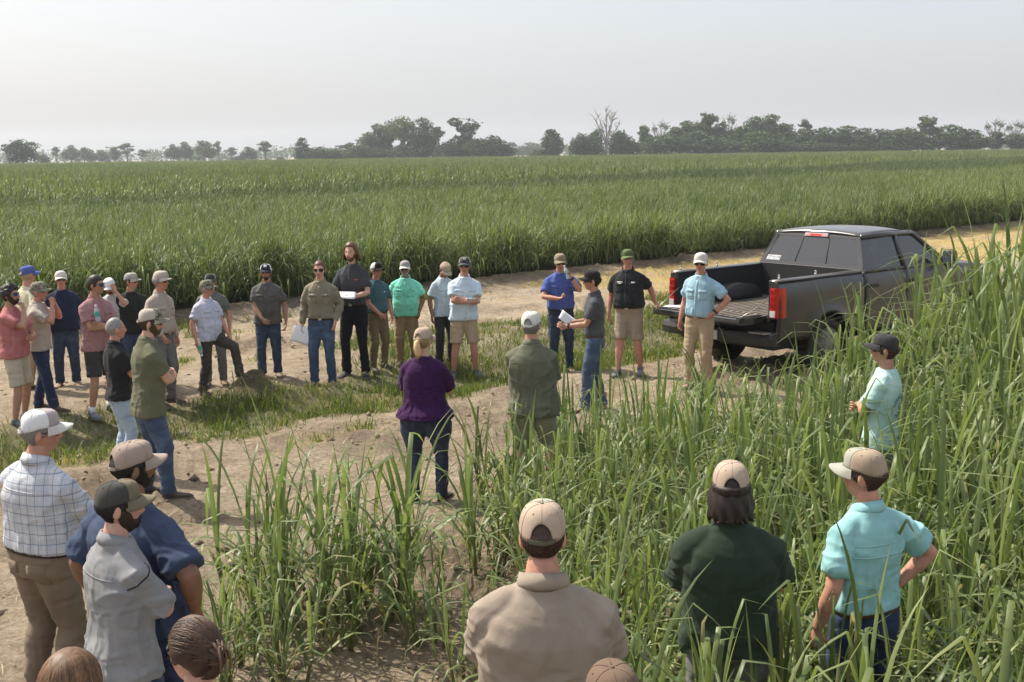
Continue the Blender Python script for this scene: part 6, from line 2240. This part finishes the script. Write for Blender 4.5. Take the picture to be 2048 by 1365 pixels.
k = MB(); q = [back(-.955, 1.36), back(.955, 1.36), back(.955, 1.475), back(-.955, 1.475)]
k.rings([[p + Vector((0, .03, 0)) for p in q], [p - Vector((0, .005, 0)) for p in q]]); k.build('cab_back_panel', paint, TK, smooth=False)
k = MB(); q = [back(-.955, 1.86), back(.955, 1.86), back(.955, 1.925), back(-.955, 1.925)]
k.rings([[p + Vector((0, .03, 0)) for p in q], [p - Vector((0, .005, 0)) for p in q]]); k.build('cab_back_header', paint, TK, smooth=False)
for sd in (1, -1):
    k = MB(); q = [back(sd * .955, 1.47), back(sd * .885, 1.47), back(sd * .875, 1.87), back(sd * .955, 1.87)]
    k.rings([[p + Vector((0, .03, 0)) for p in q], [p - Vector((0, .004, 0)) for p in q]]); k.build('cab_corner', paint, TK, smooth=False)
k = MB(); q = [back(-.89, 1.475), back(.89, 1.475), back(.88, 1.862), back(-.88, 1.862)]
k.rings([[p + Vector((0, .008, 0)) for p in q], [p + Vector((0, .001, 0)) for p in q]]); rw = k.build('rear_window', glass, TK, smooth=False)
k = MB()
for x in (-.29, .29):
    k = MB(); k.tube([back(x, 1.48) - Vector((0, .002, 0)), back(x, 1.86) - Vector((0, .002, 0))], .006, 6); k.build('window_divider', blackp, rw)
# sticker: grey lines of print too small to read
k = MB(); q = [back(-.865, 1.485), back(-.60, 1.485), back(-.60, 1.555), back(-.865, 1.555)]
k.rings([[p - Vector((0, .001, 0)) for p in q], [p - Vector((0, .004, 0)) for p in q]]); st = k.build('window_sticker', plain('white_sticker', (.62, .60, .60), .6), rw, smooth=False)
for (x0, x1, z0, z1) in ((-.85, -.775, 1.527, 1.545), (-.85, -.785, 1.497, 1.510), (-.765, -.66, 1.522, 1.534), (-.755, -.68, 1.500, 1.508), (-.648, -.612, 1.512, 1.546)):
    k = MB(); q = [back(x0, z0), back(x1, z0), back(x1, z1), back(x0, z1)]
    k.rings([[p - Vector((0, .0035, 0)) for p in q], [p - Vector((0, .0055, 0)) for p in q]]); k.build('print_line', plain('grey_print', (.33, .31, .32), .7), st, smooth=False)
# third brake lamp
k = MB(); q = [back(-.26, 1.872), back(.02 + .24, 1.872), back(.26, 1.918), back(-.26, 1.918)]
k.rings([[p + Vector((0, .0, 0)) for p in q], [p - Vector((0, .03, 0)) for p in q]]); tb = k.build('brake_lamp', clearl, TK, smooth=False)
k = MB(); q = [back(-.13, 1.876), back(.13, 1.876), back(.13, 1.912), back(-.13, 1.912)]
k.rings([[p - Vector((0, .029, 0)) for p in q], [p - Vector((0, .034, 0)) for p in q]]); k.build('red_lens', redl, tb, smooth=False)
for sd in (1, -1):
    k = MB(); q = [back(sd * .14, 1.876), back(sd * .25, 1.876), back(sd * .25, 1.912), back(sd * .14, 1.912)]
    k.rings([[p - Vector((0, .029, 0)) for p in q], [p - Vector((0, .033, 0)) for p in q]]); k.build('cargo_lens', plain('pink_clear_lens', (.62, .30, .28), .2), tb, smooth=False)
# roof skin
V_ = []; NX, NY = 14, 14
for lay in (0, 1):
    for j in range(NY + 1):
        t = j / NY; y = 2.25 + 1.32 * t
        for i in range(NX + 1):
            s_ = i / NX * 2 - 1
            x = s_ * .755
            z = 1.925 + .045 * (1 - abs(s_) ** 2.6) + .022 * math.sin(t * math.pi) - .035 * max(0, t - .8) / .2 - .02 * max(0, .08 - t) / .08 - lay * .03
            V_.append((x, y, z))
W_ = NX + 1; n0 = W_ * (NY + 1); F_ = []
for j in range(NY):
    for i in range(NX):
        a = j * W_ + i; F_ += [(a, a + 1, a + W_ + 1, a + W_), (n0 + a, n0 + a + W_, n0 + a + W_ + 1, n0 + a + 1)]
    a = j * W_; F_.append((a, a + W_, n0 + a + W_, n0 + a)); a += NX; F_.append((a, n0 + a, n0 + a + W_, a + W_))
for i in range(NX):
    F_.append((i, n0 + i, n0 + i + 1, i + 1)); a = NY * W_ + i; F_.append((a, a + 1, n0 + a + 1, n0 + a))
MB().add(V_, F_).build('roof', paint, TK)
# windscreen, bonnet, nose
k = MB(); q = [Vector((-.90, 4.30, 1.38)), Vector((.90, 4.30, 1.38)), Vector((.74, 3.55, 1.89)), Vector((-.74, 3.55, 1.89))]
k.rings([q, [p + Vector((0, .01, .01)) for p in q]]); k.build('windscreen', glass, TK, smooth=False)
k = MB(); k.rings([[Vector((x * .96, y, z - .05 * abs(x) ** 3)) for x in (-1, -.8, -.4, 0, .4, .8, 1)] + [Vector((x * .96, y, z - .22)) for x in (1, -1)] for y, z in ((4.25, 1.40), (4.8, 1.39), (5.4, 1.34), (5.78, 1.25), (5.86, 1.16))])
k.build('bonnet', paint, TK)
k = MB(); k.box((0, 5.82, .92), (1.86, .10, .62)); k.build('grille', chrome, TK, smooth=False)
k = MB(); k.box((0, 5.90, .62), (2.0, .20, .26)); k.build('front_bumper', steel, TK, smooth=False)
for sd in (1, -1):
    k = MB(); k.box((sd * .80, 5.84, 1.10), (.32, .10, .20)); k.build('headlamp', clearl, TK, smooth=False)
# seats and wheel seen through the glass
for (x, y) in ((-.42, 3.45), (.42, 3.45), (-.45, 2.5), (.45, 2.5)):
    k = MB(); k.rings([[Vector((x + .24 * math.cos(a) * f, y - .12 * (z - 1.2) + .07 * math.sin(a) * f, z)) for a in [2 * math.pi * i / 14 for i in range(14)]] for z, f in ((1.2, 1), (1.45, 1), (1.58, .9), (1.64, .55))])
    k.rings([[Vector((x + .13 * math.cos(a) * f, y - .06 + .045 * math.sin(a) * f, z)) for a in [2 * math.pi * i / 12 for i in range(12)]] for z, f in ((1.62, .6), (1.67, 1), (1.76, 1), (1.80, .6))])
    k.build('seat', seat_m, TK)
k = MB(); rs = [[Vector((-.42, 3.95, 1.46)) + Vector((.19 * math.cos(a) + .014 * math.cos(b) * math.cos(a), -.07 * math.sin(a), .18 * math.sin(a) + .014 * math.cos(b) * math.sin(a))) + Vector((0, .014 * math.sin(b), 0)) for b in [2 * math.pi * i / 6 for i in range(6)]] for a in [2 * math.pi * i / 20 for i in range(20)]]
k.rings(rs, close=True).build('steering_wheel', seat_m, TK)
k = MB(); k.box((0, 4.2, 1.34), (1.6, .3, .16)); k.build('dashboard', seat_m, TK, smooth=False)
# ================================================================== THINGS HELD OR LAID DOWN
pet = None


def pet_mat():
    m, nt, b = new_mat('clear_bottle_plastic')
    b.inputs['Base Color'].default_value = (.80, .86, .88, 1); b.inputs['Roughness'].default_value = .12
    b.inputs['Transmission Weight'].default_value = .55; b.inputs['IOR'].default_value = 1.2
    return m


pet = pet_mat()
green_label = plain('green_bottle_label', (.05, .36, .26), .5)
white_cap_m = plain('white_bottle_cap', (.75, .76, .76), .4)


def lathe(prof, n=16):
    return [[Vector((r * math.cos(a), r * math.sin(a), z)) for a in [2 * math.pi * i / n for i in range(n)]] for r, z in prof]


def bottle(M_, label):
    root = empty('water_bottle'); root.matrix_world = M_
    tag(root, label, 'bottle', 'water bottles')
    MB().rings(lathe([(.028, 0), (.032, .006), (.032, .03), (.029, .04), (.032, .05), (.032, .125), (.028, .15), (.014, .178), (.0125, .19)])).build('bottle_body', pet, root)
    MB().rings(lathe([(.0326, .062), (.0332, .064), (.0332, .118), (.0326, .12)])).build('bottle_label', green_label, root)
    MB().rings(lathe([(.015, .188), (.015, .205), (.013, .208)])).build('bottle_cap', white_cap_m, root)
    return root


def hand_world(key, sd):
    i = PEOPLE[key]; W, d, n = i['hands'][sd]
    mw = i['W']; r3 = mw.to_3x3()
    return mw @ W, (r3 @ d).normalized(), (r3 @ n).normalized()


def axis_matrix(p, z, x=None):
    z = z.normalized(); x = x or Vector((1, 0, 0))
    x = (x - z * x.dot(z)).normalized(); y = z.cross(x)
    return Matrix(((x.x, y.x, z.x, p.x), (x.y, y.y, z.y, p.y), (x.z, y.z, z.z, p.z), (0, 0, 0, 1)))


def in_hand(key, sd, axis, along=.085, back=.075, out=.034):
    p, d, n = hand_world(key, sd)
    c = p + d * along + n * out
    ax = axis.normalized()
    return axis_matrix(c - ax * back, ax)


bottle(in_hand('royal', -1, Vector((.10, -.12, -1.0)) * -1 + Vector((-.25, .1, 0)), .07, .08), 'clear water bottle with green label at the royal blue shirt')
p_ = at_depth(197, 643, PEOPLE['mauve']['root'].location.y - .30)
bottle(axis_matrix(p_, Vector((-.1, 0, 1))), 'clear water bottle with green label held against the mauve checked shirt')
bottle(in_hand('lavender', 1, Vector((.25, -.1, -1)), .085, .06), 'clear water bottle with green label hanging beside the dark trousers')
bottle(in_hand('paleblue', 1, Vector((-.9, -.3, .25)), .10, .05), 'clear water bottle with green label under the ice blue folded arms')
# bottle standing on the tailgate
TW_ = Matrix.Translation(TK.location) @ Matrix.Rotation(R(-51.4), 4, 'Z') @ Matrix.Diagonal((1.045,) * 3 + (1,))
bottle(Matrix.Translation(TW_ @ Vector((-.28, .16, .95))), 'clear water bottle with green label standing on the open tailgate')

paper_m = plain('white_paper', (.80, .80, .82), .8, vary=.03)
manila = plain('manila_folder_card', (.68, .62, .50), .8, vary=.05)


def sheet(name, M_, w, h, mat, label, cat, thick=.0025, bend=.02, n=6, leaves=0):
    root = empty(name); root.matrix_world = M_
    tag(root, label, cat, 'papers carried at the meeting')

    def one(nm, off, ang, m, sc=1.0):
        V_ = []
        for lay in (0, 1):
            for j in range(n + 1):
                for i in range(n + 1):
                    u, v = i / n - .5, j / n - .5
                    q = Matrix.Rotation(ang, 3, 'Z') @ Vector((u * w * sc, v * h * sc, 0))
                    V_.append(q + Vector((0, 0, off + bend * (1 - (2 * v) ** 2) * .5 + bend * .4 * u - lay * thick)))
        W_ = n + 1; m0 = W_ * W_; F_ = []
        for j in range(n):
            for i in range(n):
                a = j * W_ + i; F_ += [(a, a + 1, a + W_ + 1, a + W_), (m0 + a, m0 + a + W_, m0 + a + W_ + 1, m0 + a + 1)]
        for i in range(n):
            F_.append((i, m0 + i, m0 + i + 1, i + 1)); a = n * W_ + i; F_.append((a, a + 1, m0 + a + 1, m0 + a))
            a = i * W_; F_.append((a, a + W_, m0 + a + W_, m0 + a)); a += n; F_.append((a, m0 + a, m0 + a + W_, a + W_))
        MB().add(V_, F_).build(nm, m, root)
    one('cover' if leaves else 'page', 0, 0, mat)
    for k in range(leaves):
        one('page', .003 + .003 * k, R(4 + 5 * k), paper_m, .97)
    return root


# folder hanging from the right hand of the khaki shirt, papers on the long-haired man's arms, a sheet in the speaker's hand
p_, d_, n_ = hand_world('khakilong', 1)
sheet('folder', axis_matrix(p_ + d_ * .10 + Vector((.03, -.03, -.06)), Vector((.12, -1, .15)), Vector((1, 0, -.35))), .33, .25, manila, 'cream card folder with papers hanging from a hand beside blue jeans', 'folder', leaves=1, bend=.012)
pa, da, na = hand_world('longhair', 1); pb, db, nb_ = hand_world('longhair', -1)
mid = (pa + da * .09 + pb + db * .09) / 2 + Vector((.02, -.02, .035))
sheet('papers', axis_matrix(mid, Vector((.10, -.22, 1)), Vector((1, 0, -.10))), .36, .26, paper_m, 'white open papers resting on the forearms of the tall person', 'papers', leaves=2, bend=.02)
p_, d_, n_ = hand_world('greypolo', 1)
sheet('papers', axis_matrix(p_ + d_ * .06 + Vector((.02, -.01, .03)), Vector((.55, -.7, .6)), Vector((.6, .2, -.7))), .24, .16, paper_m, 'white folded sheet in the hand of the talking person', 'papers', bend=.01)
sheet('papers', Matrix.Translation(TW_ @ Vector((-.60, -.20, .976))) @ Matrix.Rotation(R(-30), 4, 'Z'), .30, .22, plain('bluish_paper', (.66, .70, .80), .8), 'bluish white sheets lying on the open tailgate', 'papers', bend=.006)

# print on the back of the pale mint shirt: a ring with a small arc of lettering and a sketch line
def ring_print():
    i = PEOPLE['minttee']; bvh = i['bvh']; M_ = i['M']; so = i['shirt']
    dirv = (M_.to_3x3() @ Vector((0, 1, 0)))
    m = plain('faded_teal_print', (.13, .22, .23), .9)
    cx, cz = .0, 1.20

    def drop(x, z, lift=.003):
        h = bvh.ray_cast(M_ @ Vector((x, -.5, z)), dirv, 1.5)
        return None if h[0] is None else h[0] - dirv * lift

    def stroke(pts, w=.003, name='print_stroke'):
        q = [drop(a, b) for a, b in pts]
        if all(v is not None for v in q) and len(q) > 1:
            MB().tube(q, w, 5).build(name, m, so)
    stroke([(cx + .125 * math.cos(a), cz + .125 * math.sin(a)) for a in [R(-20) + R(220) * k / 30 for k in range(31)]], .0028, 'print_ring')
    g = random.Random(3)
    for k in range(10):
        a = R(160 - 14 * k)
        if k == 5: continue
        r0, r1 = .092, .109
        t = R(3.0)
        pts = [(cx + r0 * math.cos(a + t), cz + r0 * math.sin(a + t)), (cx + r1 * math.cos(a + t), cz + r1 * math.sin(a + t)), (cx + r1 * math.cos(a - t), cz + r1 * math.sin(a - t))]
        if g.random() < .6: pts.append((cx + r0 * math.cos(a - t), cz + r0 * math.sin(a - t)))
        stroke(pts, .0022, 'print_letter')
    stroke([(cx + .01, cz - .08), (cx - .005, cz + .0), (cx + .02, cz + .03), (cx + .06, cz + .035)], .0035)
    stroke([(cx - .07, cz - .05), (cx - .03, cz - .06), (cx + .01, cz - .08), (cx + .05, cz - .06)], .0028)


ring_print()
grow_near_cane()
if rest:
    A = np.array(rest)
    instancer('near_cane_stand', [p_[0] for p_ in PLANTS], A[:, :3], np.column_stack([A[:, 3] * 0, A[:, 3] * 0, A[:, 3]]),
              np.column_stack([A[:, 4]] * 3), A[:, 5].astype(int), 'rest of the near cane block standing beside the dark pickup')
# ================================================================== AIR
def haze():
    mb = MB(); mb.box((0, 480, 15), (2900, 1900, 34))
    m = bpy.data.materials.new('haze'); m.use_nodes = True
    nt = m.node_tree; nt.nodes.remove(nt.nodes['Principled BSDF'])
    pv = N(nt, 'ShaderNodeVolumePrincipled')
    pv.inputs['Color'].default_value = (0.86, 0.92, 1.0, 1)
    pv.inputs['Density'].default_value = 0.00032
    pv.inputs['Anisotropy'].default_value = 0.3
    nt.links.new(pv.outputs[0], nt.nodes['Material Output'].inputs['Volume'])
    o = mb.build('haze', m, smooth=False)
    tag(o, 'thin humid summer haze over the whole field', 'haze', kind='stuff')


haze()
